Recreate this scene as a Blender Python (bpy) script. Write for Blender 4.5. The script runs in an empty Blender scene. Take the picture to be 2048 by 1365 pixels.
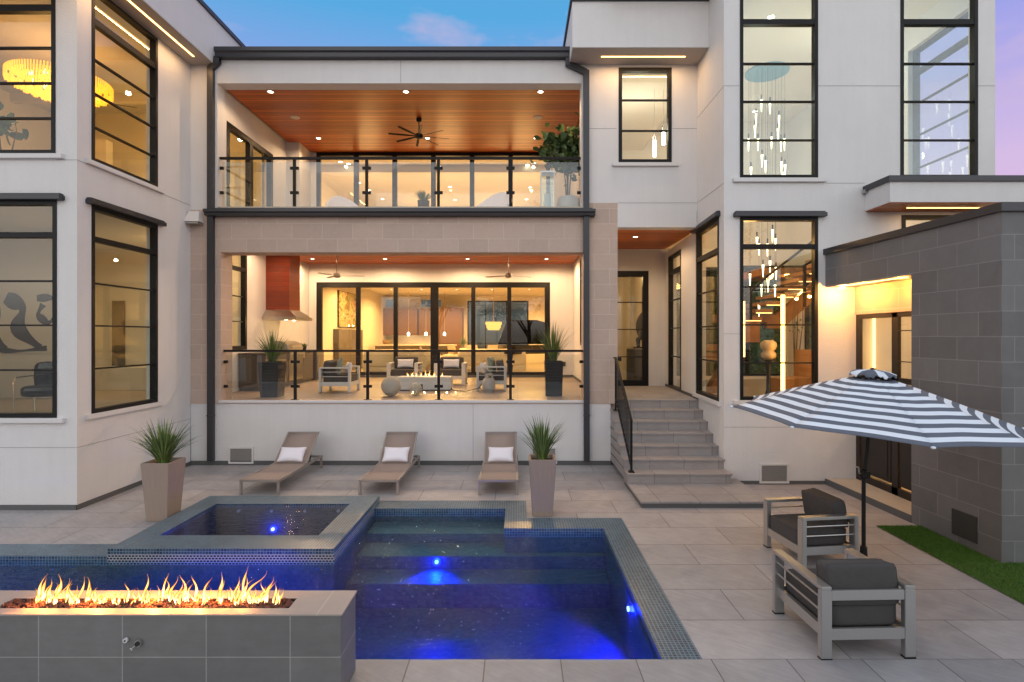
import bpy, bmesh, math, random
from mathutils import Vector, Matrix
S = bpy.context.scene
COL = S.collection
R = math.radians
# ---------------------------------------------------------------- camera
cam_d = bpy.data.cameras.new('camera'); cam = bpy.data.objects.new('camera', cam_d); COL.objects.link(cam)
cam.location = (0, 0, 2.6); cam.rotation_euler = (R(90), 0, 0)
cam_d.sensor_width = 36; cam_d.lens = 36*1100/2048
cam_d.shift_x = -11/2048; cam_d.shift_y = -9.5/2048
cam_d.clip_start = .05; cam_d.clip_end = 2000
S.camera = cam
# ---------------------------------------------------------------- world: dusk sky
W = bpy.data.worlds.new('World'); S.world = W; W.use_nodes = True
nt = W.node_tree; nt.nodes.clear()
def N(t, nt_, **kw):
    n = nt_.nodes.new(t)
    for k, v in kw.items():
        if k == 'inp':
            for a, b in v.items(): n.inputs[a].default_value = b
        else: setattr(n, k, v)
    return n
def MATH(nt_, op, a, b=None, clamp=False):
    n = N('ShaderNodeMath', nt_, operation=op, use_clamp=clamp)
    for i, v in enumerate((a, b)):
        if v is None: continue
        if isinstance(v, (int, float)): n.inputs[i].default_value = v
        else: nt_.links.new(v, n.inputs[i])
    return n.outputs[0]
def MIX(nt_, fac, a, b, mode='MIX'):
    n = N('ShaderNodeMix', nt_, data_type='RGBA', blend_type=mode)
    for i, v in ((0, fac), (6, a), (7, b)):
        if isinstance(v, (int, float)): n.inputs[i].default_value = v
        elif isinstance(v, tuple): n.inputs[i].default_value = v if len(v) == 4 else v+(1,)
        else: nt_.links.new(v, n.inputs[i])
    return n.outputs[2]
def RAMP(nt_, src, stops):
    n = N('ShaderNodeValToRGB', nt_); e = n.color_ramp.elements
    while len(e) < len(stops): e.new(.5)
    for el, (p, c) in zip(e, stops):
        el.position = p; el.color = c+(1,) if len(c) == 3 else c
    nt_.links.new(src, n.inputs[0]); return n.outputs[0]
SUN_EL, SUN_ROT = R(3), R(200)
tc = N('ShaderNodeTexCoord', nt); sp = N('ShaderNodeSeparateXYZ', nt); nt.links.new(tc.outputs['Generated'], sp.inputs[0])
sky = N('ShaderNodeTexSky', nt, sky_type='NISHITA', sun_disc=False, sun_elevation=SUN_EL, sun_rotation=SUN_ROT)
skyc = MIX(nt, 1.0, sky.outputs[0], (.16, .16, .16), 'MULTIPLY')
blue = RAMP(nt, sp.outputs[2], [(0, (.74, .50, .72)), (.22, (.66, .55, .86)), (.36, (.34, .40, .86)), (.5, (.10, .42, .80)), (.60, (.10, .40, .74)), (.8, (.86, .95, 1.08)), (1, (.86, .95, 1.08))])
lav = RAMP(nt, sp.outputs[2], [(0, (.80, .48, .66)), (.24, (.70, .52, .82)), (.42, (.36, .38, .86)), (.58, (.22, .36, .78)), (.8, (.86, .95, 1.08)), (1, (.86, .95, 1.08))])
xr = MATH(nt, 'MULTIPLY', MATH(nt, 'SUBTRACT', sp.outputs[0], .15), 2.6, True)
front = MIX(nt, xr, blue, lav)
nz = N('ShaderNodeTexNoise', nt, inp={'Scale': 4.5, 'Detail': 5, 'Roughness': .55})
mp = N('ShaderNodeMapping', nt); mp.inputs['Scale'].default_value = (1, 1, 2.6); mp.inputs['Location'].default_value = (.35, .1, .4)
nt.links.new(tc.outputs['Generated'], mp.inputs[0]); nt.links.new(mp.outputs[0], nz.inputs[0])
cl = MATH(nt, 'MULTIPLY', MATH(nt, 'SUBTRACT', nz.outputs[0], .53), 6.0, True)
front = MIX(nt, MATH(nt, 'MULTIPLY', cl, .62), front, (.68, .52, .74))
# afterglow on the sunset side, behind the photographer
back = RAMP(nt, sp.outputs[2], [(0, (.60, .60, .60)), (.07, (2.15, 2.12, 2.10)), (.3, (1.50, 1.56, 1.66)), (.6, (.90, 1.00, 1.14)), (1, (.78, .92, 1.10))])
back = MIX(nt, MATH(nt, 'MULTIPLY', cl, .35), back, (1.2, .95, .85))
bf = MATH(nt, 'MULTIPLY_ADD', sp.outputs[1], -1.6)
bf.node.inputs[2].default_value = .35; bf.node.use_clamp = True
full = MIX(nt, bf, front, back)
full = MIX(nt, .07, full, skyc)
bg = N('ShaderNodeBackground', nt, inp={'Strength': 1.0}); out = N('ShaderNodeOutputWorld', nt)
nt.links.new(full, bg.inputs[0]); nt.links.new(bg.outputs[0], out.inputs[0])
# ---------------------------------------------------------------- sun just above the horizon behind the camera, veiled: nearly shadowless
sd = bpy.data.lights.new('sun', 'SUN'); sd.energy = .12; sd.angle = R(25); sd.color = (1, .84, .74)
sun = bpy.data.objects.new('sun', sd); COL.objects.link(sun)
sun.rotation_euler = (R(62), 0, R(-18))
S.view_settings.view_transform = 'Standard'; S.view_settings.look = 'None'
S.view_settings.exposure = 0; S.view_settings.gamma = 1; S.view_settings.use_curve_mapping = False
S.render.engine = 'CYCLES'
cy = S.cycles
cy.use_denoising = True; cy.max_bounces = 7; cy.diffuse_bounces = 3; cy.glossy_bounces = 3; cy.transmission_bounces = 4
cy.transparent_max_bounces = 16; cy.sample_clamp_indirect = 4; cy.caustics_reflective = False; cy.caustics_refractive = False
cy.use_light_tree = True
# ---------------------------------------------------------------- materials
M = {}
def mat(name, col, rough=.6, metal=0, bump=0, bscale=40, var=0, vscale=3, emit=None, es=0, spec=.5, coat=0, stretch=None):
    m = bpy.data.materials.new(name); m.use_nodes = True; t = m.node_tree
    b = t.nodes['Principled BSDF']
    b.inputs['Base Color'].default_value = col+(1,); b.inputs['Roughness'].default_value = rough
    b.inputs['Metallic'].default_value = metal; b.inputs['Specular IOR Level'].default_value = spec
    if coat: b.inputs['Coat Weight'].default_value = coat; b.inputs['Coat Roughness'].default_value = .12
    c = N('ShaderNodeTexCoord', t); src = c.outputs['Object']
    if stretch:
        mm = N('ShaderNodeMapping', t); mm.inputs['Scale'].default_value = stretch; t.links.new(src, mm.inputs[0]); src = mm.outputs[0]
    if var:
        n = N('ShaderNodeTexNoise', t, inp={'Scale': vscale, 'Detail': 6, 'Roughness': .6}); t.links.new(src, n.inputs[0])
        f = MATH(t, 'MULTIPLY_ADD', n.outputs[0], 2*var); f.node.inputs[2].default_value = 1-var
        vm = N('ShaderNodeMix', t, data_type='RGBA', blend_type='MULTIPLY'); vm.inputs[0].default_value = 1
        vm.inputs[6].default_value = col+(1,)
        cc = N('ShaderNodeCombineColor', t)
        for i in range(3): t.links.new(f, cc.inputs[i])
        t.links.new(cc.outputs[0], vm.inputs[7]); t.links.new(vm.outputs[2], b.inputs['Base Color'])
    if bump:
        n = N('ShaderNodeTexNoise', t, inp={'Scale': bscale, 'Detail': 4}); t.links.new(src, n.inputs[0])
        bp = N('ShaderNodeBump', t, inp={'Strength': bump, 'Distance': .01}); t.links.new(n.outputs[0], bp.inputs['Height'])
        t.links.new(bp.outputs[0], b.inputs['Normal'])
    if emit:
        b.inputs['Emission Color'].default_value = emit+(1,); b.inputs['Emission Strength'].default_value = es
    M[name] = m; return m
def boxuv(t):
    """object-space coordinates laid on the face: (along, up) for walls, (x, y) for floors"""
    c = N('ShaderNodeTexCoord', t); g = N('ShaderNodeSeparateXYZ', t); t.links.new(c.outputs['Object'], g.inputs[0])
    n = N('ShaderNodeSeparateXYZ', t); t.links.new(c.outputs['Normal'], n.inputs[0])
    ax = MATH(t, 'GREATER_THAN', MATH(t, 'ABSOLUTE', n.outputs[0]), .5); az = MATH(t, 'GREATER_THAN', MATH(t, 'ABSOLUTE', n.outputs[2]), .5)
    def lerp(f, a, b):
        m = N('ShaderNodeMix', t, data_type='FLOAT'); t.links.new(f, m.inputs[0]); t.links.new(a, m.inputs[2]); t.links.new(b, m.inputs[3]); return m.outputs[0]
    u = lerp(ax, g.outputs[0], g.outputs[1]); v = lerp(az, g.outputs[2], g.outputs[1])
    cb = N('ShaderNodeCombineXYZ', t); t.links.new(u, cb.inputs[0]); t.links.new(v, cb.inputs[1])
    return cb.outputs[0], c.outputs['Object']
def tile(name, c1, c2, grout, w, h, mortar, rough=.5, off=.5, loc=(0, 0), mottle=.12, mscale=6, bump=.25, gloss_var=0, spec=.5, freq=2):
    m = bpy.data.materials.new(name); m.use_nodes = True; t = m.node_tree; b = t.nodes['Principled BSDF']
    b.inputs['Roughness'].default_value = rough; b.inputs['Specular IOR Level'].default_value = spec
    uv, ob = boxuv(t)
    mp = N('ShaderNodeMapping', t); mp.inputs['Location'].default_value = (loc[0], loc[1], 0); t.links.new(uv, mp.inputs[0])
    br = N('ShaderNodeTexBrick', t, offset=off, offset_frequency=freq)
    br.inputs['Color1'].default_value = c1+(1,); br.inputs['Color2'].default_value = c2+(1,); br.inputs['Mortar'].default_value = grout+(1,)
    for k, v in (('Scale', 1), ('Mortar Size', mortar), ('Mortar Smooth', .1), ('Brick Width', w), ('Row Height', h), ('Bias', 0)): br.inputs[k].default_value = v
    t.links.new(mp.outputs[0], br.inputs[0])
    n = N('ShaderNodeTexNoise', t, inp={'Scale': mscale, 'Detail': 8, 'Roughness': .65, 'Distortion': .6}); t.links.new(ob, n.inputs[0])
    n2 = N('ShaderNodeTexNoise', t, inp={'Scale': mscale*.22, 'Detail': 3}); t.links.new(ob, n2.inputs[0])
    s = MATH(t, 'ADD', MATH(t, 'MULTIPLY', n.outputs[0], 2*mottle), MATH(t, 'MULTIPLY', n2.outputs[0], mottle))
    s = MATH(t, 'ADD', s, 1-1.5*mottle)
    cc = N('ShaderNodeCombineColor', t)
    for i in range(3): t.links.new(s, cc.inputs[i])
    t.links.new(MIX(t, 1.0, br.outputs[0], cc.outputs[0], 'MULTIPLY'), b.inputs['Base Color'])
    hgt = MATH(t, 'ADD', MATH(t, 'MULTIPLY', br.outputs[1], -.6), MATH(t, 'MULTIPLY', n.outputs[0], .5))
    bp = N('ShaderNodeBump', t, inp={'Strength': bump, 'Distance': .006}); t.links.new(hgt, bp.inputs['Height']); t.links.new(bp.outputs[0], b.inputs['Normal'])
    M[name] = m; return m
def streaks(name, scl, amt, rot=0, noise=3.0):
    m = M[name]; t = m.node_tree; b = t.nodes['Principled BSDF']; l = b.inputs['Base Color'].links[0]; src = l.from_socket
    c = N('ShaderNodeTexCoord', t); mp = N('ShaderNodeMapping', t); mp.inputs['Scale'].default_value = scl; mp.inputs['Rotation'].default_value = (0, 0, rot)
    r = N('ShaderNodeMapping', t); r.inputs['Rotation'].default_value = (0, 0, rot); t.links.new(c.outputs['Object'], r.inputs[0]); mp.inputs['Rotation'].default_value = (0, 0, 0); t.links.new(r.outputs[0], mp.inputs[0])
    n = N('ShaderNodeTexNoise', t, inp={'Scale': noise, 'Detail': 6, 'Roughness': .7, 'Distortion': .3}); t.links.new(mp.outputs[0], n.inputs[0])
    s = MATH(t, 'MULTIPLY_ADD', n.outputs[0], 2*amt); s.node.inputs[2].default_value = 1-amt
    cc = N('ShaderNodeCombineColor', t)
    for i in range(3): t.links.new(s, cc.inputs[i])
    t.links.new(MIX(t, 1.0, src, cc.outputs[0], 'MULTIPLY'), b.inputs['Base Color'])
def wood(name, c1, c2, plank, axis_run='xy', rough=.35, coat=.3, gap=.06):
    m = bpy.data.materials.new(name); m.use_nodes = True; t = m.node_tree; b = t.nodes['Principled BSDF']
    b.inputs['Roughness'].default_value = rough; b.inputs['Coat Weight'].default_value = coat; b.inputs['Coat Roughness'].default_value = .15
    c = N('ShaderNodeTexCoord', t); g = N('ShaderNodeSeparateXYZ', t); t.links.new(c.outputs['Object'], g.inputs[0])
    run = 'xyz'.index(axis_run[0]); acr = 'xyz'.index(axis_run[1])
    q = MATH(t, 'DIVIDE', g.outputs[acr], plank); fl = MATH(t, 'FLOOR', q); fr = MATH(t, 'FRACT', q)
    wn = N('ShaderNodeTexWhiteNoise', t, noise_dimensions='1D'); t.links.new(fl, wn.inputs['W'])
    sc = [9, 9, 9]; sc[run] = .9
    mp = N('ShaderNodeMapping', t); mp.inputs['Scale'].default_value = sc; t.links.new(c.outputs['Object'], mp.inputs[0])
    ofs = N('ShaderNodeCombineXYZ', t); t.links.new(MATH(t, 'MULTIPLY', wn.outputs[0], 40), ofs.inputs[run])
    va = N('ShaderNodeVectorMath', t, operation='ADD'); t.links.new(mp.outputs[0], va.inputs[0]); t.links.new(ofs.outputs[0], va.inputs[1])
    n = N('ShaderNodeTexNoise', t, inp={'Scale': 2.2, 'Detail': 7, 'Roughness': .62, 'Distortion': .8}); t.links.new(va.outputs[0], n.inputs[0])
    f = MATH(t, 'MULTIPLY_ADD', n.outputs[0], 1.5); f.node.inputs[2].default_value = -.45; f.node.use_clamp = True
    f = MATH(t, 'ADD', MATH(t, 'MULTIPLY', f, .55), MATH(t, 'MULTIPLY', wn.outputs[0], .5), True)
    col = MIX(t, f, c1, c2)
    kn = N('ShaderNodeTexVoronoi', t, inp={'Scale': 1.6}); t.links.new(va.outputs[0], kn.inputs[0])
    k = MATH(t, 'LESS_THAN', kn.outputs[0], .07)
    col = MIX(t, MATH(t, 'MULTIPLY', k, .55), col, tuple(v*.25 for v in c1))
    gp = MATH(t, 'LESS_THAN', fr, gap)
    col = MIX(t, MATH(t, 'MULTIPLY', gp, .9), col, tuple(v*.2 for v in c1))
    t.links.new(col, b.inputs['Base Color'])
    bp = N('ShaderNodeBump', t, inp={'Strength': .5, 'Distance': .006}); t.links.new(MATH(t, 'SUBTRACT', MATH(t, 'MULTIPLY', n.outputs[0], .15), gp), bp.inputs['Height']); t.links.new(bp.outputs[0], b.inputs['Normal'])
    M[name] = m; return m
def glass(name, tint=(.97, .98, .97), base=.05, rough=0, gain=1.0, bump=0):
    m = bpy.data.materials.new(name); m.use_nodes = True; t = m.node_tree; t.nodes.clear()
    lw = N('ShaderNodeLayerWeight', t, inp={'Blend': .5})
    p = MATH(t, 'POWER', lw.outputs['Facing'], 5.0)
    f = MATH(t, 'MULTIPLY_ADD', p, .9*gain); f.node.inputs[2].default_value = base
    f.node.use_clamp = True
    tr = N('ShaderNodeBsdfTransparent', t); tr.inputs[0].default_value = tint+(1,)
    gl = N('ShaderNodeBsdfGlossy', t); gl.inputs['Roughness'].default_value = rough; gl.inputs[0].default_value = (1, 1, 1, 1)
    if bump:
        c = N('ShaderNodeTexCoord', t); mp = N('ShaderNodeMapping', t); mp.inputs['Scale'].default_value = (1, 1.8, 1); t.links.new(c.outputs['Object'], mp.inputs[0])
        n = N('ShaderNodeTexNoise', t, inp={'Scale': 6, 'Detail': 4, 'Distortion': 1.2}); t.links.new(mp.outputs[0], n.inputs[0])
        bp = N('ShaderNodeBump', t, inp={'Strength': bump, 'Distance': .05}); t.links.new(n.outputs[0], bp.inputs['Height'])
        t.links.new(bp.outputs[0], gl.inputs['Normal']); t.links.new(bp.outputs[0], lw.inputs['Normal'])
    mx = N('ShaderNodeMixShader', t); o = N('ShaderNodeOutputMaterial', t)
    t.links.new(f, mx.inputs[0]); t.links.new(tr.outputs[0], mx.inputs[1]); t.links.new(gl.outputs[0], mx.inputs[2]); t.links.new(mx.outputs[0], o.inputs[0])
    M[name] = m; return m
def emis(name, col, st):
    m = bpy.data.materials.new(name); m.use_nodes = True; t = m.node_tree; t.nodes.clear()
    e = N('ShaderNodeEmission', t); e.inputs[0].default_value = col+(1,); e.inputs[1].default_value = st
    o = N('ShaderNodeOutputMaterial', t); t.links.new(e.outputs[0], o.inputs[0]); M[name] = m; return m
mat('stucco', (.70, .682, .66), .9, bump=.8, bscale=90, var=.06, vscale=1.6)
mat('interior', (.80, .74, .64), .8, bump=.03)
mat('ceiling_paint', (.82, .77, .68), .8)
mat('black_metal', (.010, .0095, .0095), .45, metal=0, spec=.2, bump=.03, bscale=60)
mat('gutter_metal', (.050, .050, .055), .38, metal=.4, bump=.04, bscale=8)
mat('base_strip', (.10, .10, .098), .7, bump=.1)
mat('trim_white', (.66, .64, .62), .7)
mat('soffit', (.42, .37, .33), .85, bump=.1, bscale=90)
mat('joint', (.30, .29, .28), .9)
mat('alu', (.50, .49, .47), .36, metal=.85, bump=.05, bscale=50, stretch=(1, 1, 1))
mat('alu_taupe', (.34, .30, .27), .45, metal=.5, bump=.04)
mat('steel', (.62, .58, .52), .28, metal=1, bump=.05, bscale=30, stretch=(1, 1, 12))
mat('cushion', (.060, .055, .052), .95, bump=1.0, bscale=13, var=.12, vscale=8)
mat('cushion_terrace', (.075, .066, .06), .95, bump=.3, bscale=300)
mat('sling', (.31, .245, .21), .85, bump=.4, bscale=420)
mat('white_fabric', (.80, .78, .82), .95, bump=.3, bscale=60, var=.03)
mat('green_fabric', (.22, .27, .23), .95, bump=.3, bscale=200)
mat('cream_fabric', (.68, .58, .44), .95, bump=.3, bscale=100)
mat('planter_taupe', (.30, .235, .185), .62, bump=.45, bscale=14, var=.16, vscale=5, stretch=(9, 9, .5))
mat('planter_black', (.018, .02, .019), .12, bump=.02, spec=.6)
mat('soil', (.05, .03, .022), .95, bump=.8, bscale=60, var=.3, vscale=30)
mat('blade', (.075, .13, .026), .5, var=.6, vscale=9)
mat('blade_light', (.17, .25, .07), .5, var=.3, vscale=9)
mat('leaf', (.055, .10, .032), .4, var=.45, vscale=6)
mat('leaf_light', (.11, .17, .05), .4, var=.3, vscale=6)
mat('bark', (.12, .085, .06), .9, bump=.6, bscale=40)
mat('turf', (.075, .165, .014), .8, var=.4, vscale=20)
mat('turf_dark', (.05, .105, .010), .9, bump=.6, bscale=150, var=.4, vscale=30)
mat('concrete', (.50, .44, .35), .85, bump=.3, bscale=30, var=.1)
mat('concrete_white', (.66, .63, .58), .8, bump=.2)
mat('umb_dark', (.115, .13, .165), .9, bump=.25, bscale=400)
mat('umb_light', (.72, .77, .84), .9, bump=.25, bscale=400)
mat('vent_mesh', (.30, .29, .27), .6, metal=.3, bump=.6, bscale=200)
mat('vent_dark', (.03, .03, .03), .6, bump=.6, bscale=200)
mat('gold', (.75, .5, .18), .3, metal=1)
mat('rubber', (.012, .012, .012), .6)
mat('kitchen_floor', (.42, .34, .25), .3, var=.06)
mat('stone_top', (.05, .045, .042), .25, var=.2)
mat('taupe_panel', (.12, .10, .085), .6)
mat('dark_bronze', (.020, .015, .012), .4, metal=.2)
mat('night_wall', (.16, .18, .17), .8, var=.1)
mat('piano', (.012, .01, .01), .12)
mat('pale_wood', (.55, .36, .18), .5, var=.12, vscale=4, stretch=(1, 1, 8))
mat('orange_wood', (.34, .15, .055), .4, var=.25, vscale=3, stretch=(8, 8, 1), coat=.2)
mat('cab_wood', (.16, .082, .04), .45, var=.18, vscale=3, stretch=(9, 9, .8))
mat('tank', (.42, .40, .37), .5, metal=.2, var=.2, vscale=12)
mat('navy_canvas', (.02, .022, .045), .7)
mat('brass', (.6, .42, .2), .35, metal=1)
mat('silver_blade', (.20, .17, .145), .4, metal=.4)
mat('disc_blue', (.16, .38, .50), .5)
wood('wood_ceiling', (.30, .060, .008), (.86, .225, .028), .11, 'xy', .42, .05, .10)
wood('hood_wood', (.11, .014, .004), (.32, .050, .012), .13, 'xz', .35, .25, .05)
tile('stone_tan', (.53, .405, .325), (.47, .36, .29), (.60, .50, .42), .61, .305, .005, .75, loc=(.28, .01), mottle=.10, mscale=9)
tile('stone_grey', (.165, .160, .158), (.130, .126, .125), (.215, .208, .203), .61, .293, .006, .7, loc=(.1, .04), mottle=.14, mscale=5)
tile('patio_tile', (.385, .355, .345), (.315, .29, .282), (.12, .105, .098), 1.22, .611, .0045, .55, loc=(.36, .46), mottle=.30, mscale=3.2, bump=.35)
tile('coping_tile', (.325, .305, .30), (.275, .258, .254), (.12, .105, .098), .605, .611, .005, .55, off=0, loc=(.26, .46), mottle=.26, mscale=3.2, bump=.35)
tile('step_tile', (.33, .30, .285), (.28, .255, .245), (.12, .105, .098), .605, 5, .004, .6, off=0, loc=(.1, 2), mottle=.2, mscale=4, bump=.3)
tile('terrace_tile', (.34, .27, .22), (.31, .245, .20), (.16, .13, .11), .9, .9, .004, .45, off=0, mottle=.1, mscale=3)
tile('pit_face_shaded', (.17, .165, .158), (.148, .144, .138), (.30, .29, .275), .598, .312, .004, .62, off=0, loc=(.425, .0), mottle=.22, mscale=4.5, bump=.4)  # same porcelain as the patio; the front's shade is put into this darker colour
tile('pit_top', (.36, .30, .265), (.33, .28, .25), (.44, .38, .33), 1.05, .9, .004, .55, off=0, loc=(.38, .0), mottle=.1, mscale=8)
tile('mosaic', (.042, .108, .150), (.008, .026, .052), (.17, .235, .275), .036, .034, .0042, .30, off=0, mottle=.35, mscale=5, bump=.5)
tile('mosaic_hex', (.028, .045, .055), (.012, .020, .030), (.34, .38, .38), .040, .030, .006, .2, off=.5, mottle=.3, mscale=8, bump=.5)
tile('basin', (.105, .12, .108), (.065, .08, .076), (.08, .095, .09), .05, .05, .004, .5, off=0, mottle=.35, mscale=10, bump=.3)
streaks('patio_tile', (1.2, 9, 1), .28, R(35)); streaks('coping_tile', (1.2, 9, 1), .25, R(35)); streaks('patio_tile', (.7, .7, 1), .16, noise=1.4); streaks('coping_tile', (.7, .7, 1), .14, noise=1.4); streaks('pit_face_shaded', (2, 2, 9), .16); streaks('step_tile', (2, 9, 9), .2)
streaks('stucco', (5, 5, .35), .055, noise=1.5); streaks('stone_grey', (.8, .8, .8), .22, noise=1.2); streaks('stone_tan', (.9, .9, .9), .10, noise=1.5)
glass('glass', (.94, .96, .93), .038)
glass('glass_rail', (.93, .95, .94), .05)
glass('glass_blue', (.84, .93, .94), .11)
glass('water', (.90, .96, 1.0), .009, 0, .55, bump=.5)
wt = M['water'].node_tree; va_ = N('ShaderNodeVolumeAbsorption', wt); va_.inputs[0].default_value = (0, .70, .97, 1); va_.inputs[1].default_value = 1.8
wt.links.new(va_.outputs[0], [n for n in wt.nodes if n.type == 'OUTPUT_MATERIAL'][0].inputs[1])
glass('spa_water', (.42, .56, .82), .025, 0, .7, bump=.12)
emis('led_warm', (1, .62, .24), 9)
emis('led_strip', (1, .55, .16), 7)
emis('bulb', (1, .86, .62), 14)
emis('pendant', (1, .78, .45), 6)
emis('pool_lens', (.35, .45, 1), 9)
emis('gold_glow', (1, .58, .12), 1.6)
# ---------------------------------------------------------------- mesh helpers
class MB:
    def __init__(s, xf=None): s.v = []; s.f = []; s.mi = []; s.xf = xf; s.m = 0
    def add(s, vs, fs):
        o = len(s.v); s.v += [tuple(v) for v in vs]; s.f += [tuple(i+o for i in f) for f in fs]; s.mi += [s.m]*len(fs); return s
    def box(s, x0, x1, y0, y1, z0, z1):
        if x0 > x1: x0, x1 = x1, x0
        if y0 > y1: y0, y1 = y1, y0
        if z0 > z1: z0, z1 = z1, z0
        return s.add([(x0,y0,z0),(x1,y0,z0),(x1,y1,z0),(x0,y1,z0),(x0,y0,z1),(x1,y0,z1),(x1,y1,z1),(x0,y1,z1)],
                     [(0,3,2,1),(4,5,6,7),(0,1,5,4),(1,2,6,5),(2,3,7,6),(3,0,4,7)])
    def frus(s, bx, by, b0, b1, tx, ty, t0, t1, z0, z1):
        """tapered box: centre/half sizes at the bottom and the top"""
        return s.add([(bx-b0,by-b1,z0),(bx+b0,by-b1,z0),(bx+b0,by+b1,z0),(bx-b0,by+b1,z0),(tx-t0,ty-t1,z1),(tx+t0,ty-t1,z1),(tx+t0,ty+t1,z1),(tx-t0,ty+t1,z1)],
                     [(0,3,2,1),(4,5,6,7),(0,1,5,4),(1,2,6,5),(2,3,7,6),(3,0,4,7)])
    def bar(s, p, q, w, h, up=(0,0,1)):
        p, q = Vector(p), Vector(q); d = (q-p).normalized(); u = Vector(up)
        if abs(d.dot(u)) > .99: u = Vector((0,1,0))
        a = d.cross(u).normalized()*w/2; b = a.cross(d).normalized()*h/2
        vs = [p-a-b, p+a-b, p+a+b, p-a+b, q-a-b, q+a-b, q+a+b, q-a+b]
        return s.add(vs, [(0,1,2,3),(7,6,5,4),(0,4,5,1),(1,5,6,2),(2,6,7,3),(3,7,4,0)])
    def tube(s, pts, r, n=8, caps=True):
        pts = [Vector(p) for p in pts]; rs = r if isinstance(r, (list, tuple)) else [r]*len(pts)
        o = len(s.v); ref = None; k = len(pts)
        for i, p in enumerate(pts):
            d = (pts[min(i+1,k-1)]-pts[max(i-1,0)]).normalized()
            if ref is None: ref = Vector((0,0,1)) if abs(d.z) < .9 else Vector((1,0,0))
            a = (ref-d*ref.dot(d)).normalized(); b = d.cross(a); ref = a
            for j in range(n):
                t = 2*math.pi*j/n; s.v.append(tuple(p+(a*math.cos(t)+b*math.sin(t))*rs[i]))
        for i in range(k-1):
            for j in range(n):
                s.f.append((o+i*n+j, o+i*n+(j+1)%n, o+(i+1)*n+(j+1)%n, o+(i+1)*n+j)); s.mi.append(s.m)
        if caps:
            s.f.append(tuple(o+j for j in reversed(range(n)))); s.f.append(tuple(o+(k-1)*n+j for j in range(n))); s.mi += [s.m]*2
        return s
    def lathe(s, prof, c=(0,0,0), n=24):
        o = len(s.v)
        for r, z in prof:
            for j in range(n):
                t = 2*math.pi*j/n; s.v.append((c[0]+r*math.cos(t), c[1]+r*math.sin(t), c[2]+z))
        for i in range(len(prof)-1):
            for j in range(n):
                s.f.append((o+i*n+j, o+i*n+(j+1)%n, o+(i+1)*n+(j+1)%n, o+(i+1)*n+j)); s.mi.append(s.m)
        s.f.append(tuple(o+j for j in reversed(range(n)))); s.f.append(tuple(o+(len(prof)-1)*n+j for j in range(n))); s.mi += [s.m]*2
        return s
    def prism(s, poly, a0, a1, ax='y'):
        """2-D outline extruded along an axis; poly in the two other axes in order"""
        n = len(poly)
        def P(u, v, a): return {'y': (u, a, v), 'x': (a, u, v), 'z': (u, v, a)}[ax]
        return s.add([P(u, v, a0) for u, v in poly]+[P(u, v, a1) for u, v in poly],
                     [tuple(range(n)), tuple(range(2*n-1, n-1, -1))]+[(i, i+n, (i+1) % n+n, (i+1) % n) for i in range(n)])
    def soft(s, cx, cy, cz, hx, hy, hz, n=8, e=.28, rot=None, puff=0):
        """pillow / cushion: rounded box (superellipsoid-like)"""
        bm = bmesh.new(); bmesh.ops.create_cube(bm, size=2); bmesh.ops.subdivide_edges(bm, edges=bm.edges[:], cuts=n, use_grid_fill=True)
        vs = []
        for v in bm.verts:
            c = v.co.copy(); q = []
            L = (abs(c.x)**(1/e*1.0)+abs(c.y)**(1/e)+abs(c.z)**(1/e))**e
            c = c/L*1.0
            px = 1+puff*(1-c.x*c.x)*(1-c.y*c.y)*(1 if abs(c.z) > .2 else 0)
            w = Vector((c.x*hx, c.y*hy, c.z*hz*px))
            if rot is not None: w = rot @ w
            vs.append((w.x+cx, w.y+cy, w.z+cz))
        fs = [tuple(v.index for v in f.verts) for f in bm.faces]; bm.free()
        return s.add(vs, fs)
    def wallgrid(s, ax, n0, n1, u0, u1, z0, z1, holes):
        us = sorted({u0, u1, *[h[0] for h in holes], *[h[1] for h in holes]}); zs = sorted({z0, z1, *[h[2] for h in holes], *[h[3] for h in holes]})
        us = [u for u in us if u0 <= u <= u1]; zs = [z for z in zs if z0 <= z <= z1]
        def solid(i, j):
            if i < 0 or j < 0 or i >= len(us)-1 or j >= len(zs)-1: return False
            cu, cz = (us[i]+us[i+1])/2, (zs[j]+zs[j+1])/2
            return not any(h[0] < cu < h[1] and h[2] < cz < h[3] for h in holes)
        def P(n, u, z): return (u, n, z) if ax == 'y' else (n, u, z)
        for i in range(len(us)-1):
            for j in range(len(zs)-1):
                if not solid(i, j): continue
                a, b, c, d = us[i], us[i+1], zs[j], zs[j+1]
                s.add([P(n0,a,c),P(n0,b,c),P(n0,b,d),P(n0,a,d)], [(0,1,2,3)]); s.add([P(n1,a,c),P(n1,b,c),P(n1,b,d),P(n1,a,d)], [(3,2,1,0)])
                if not solid(i-1, j): s.add([P(n0,a,c),P(n1,a,c),P(n1,a,d),P(n0,a,d)], [(3,2,1,0)])
                if not solid(i+1, j): s.add([P(n0,b,c),P(n1,b,c),P(n1,b,d),P(n0,b,d)], [(0,1,2,3)])
                if not solid(i, j-1): s.add([P(n0,a,c),P(n0,b,c),P(n1,b,c),P(n1,a,c)], [(3,2,1,0)])
                if not solid(i, j+1): s.add([P(n0,a,d),P(n0,b,d),P(n1,b,d),P(n1,a,d)], [(0,1,2,3)])
        return s
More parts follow.
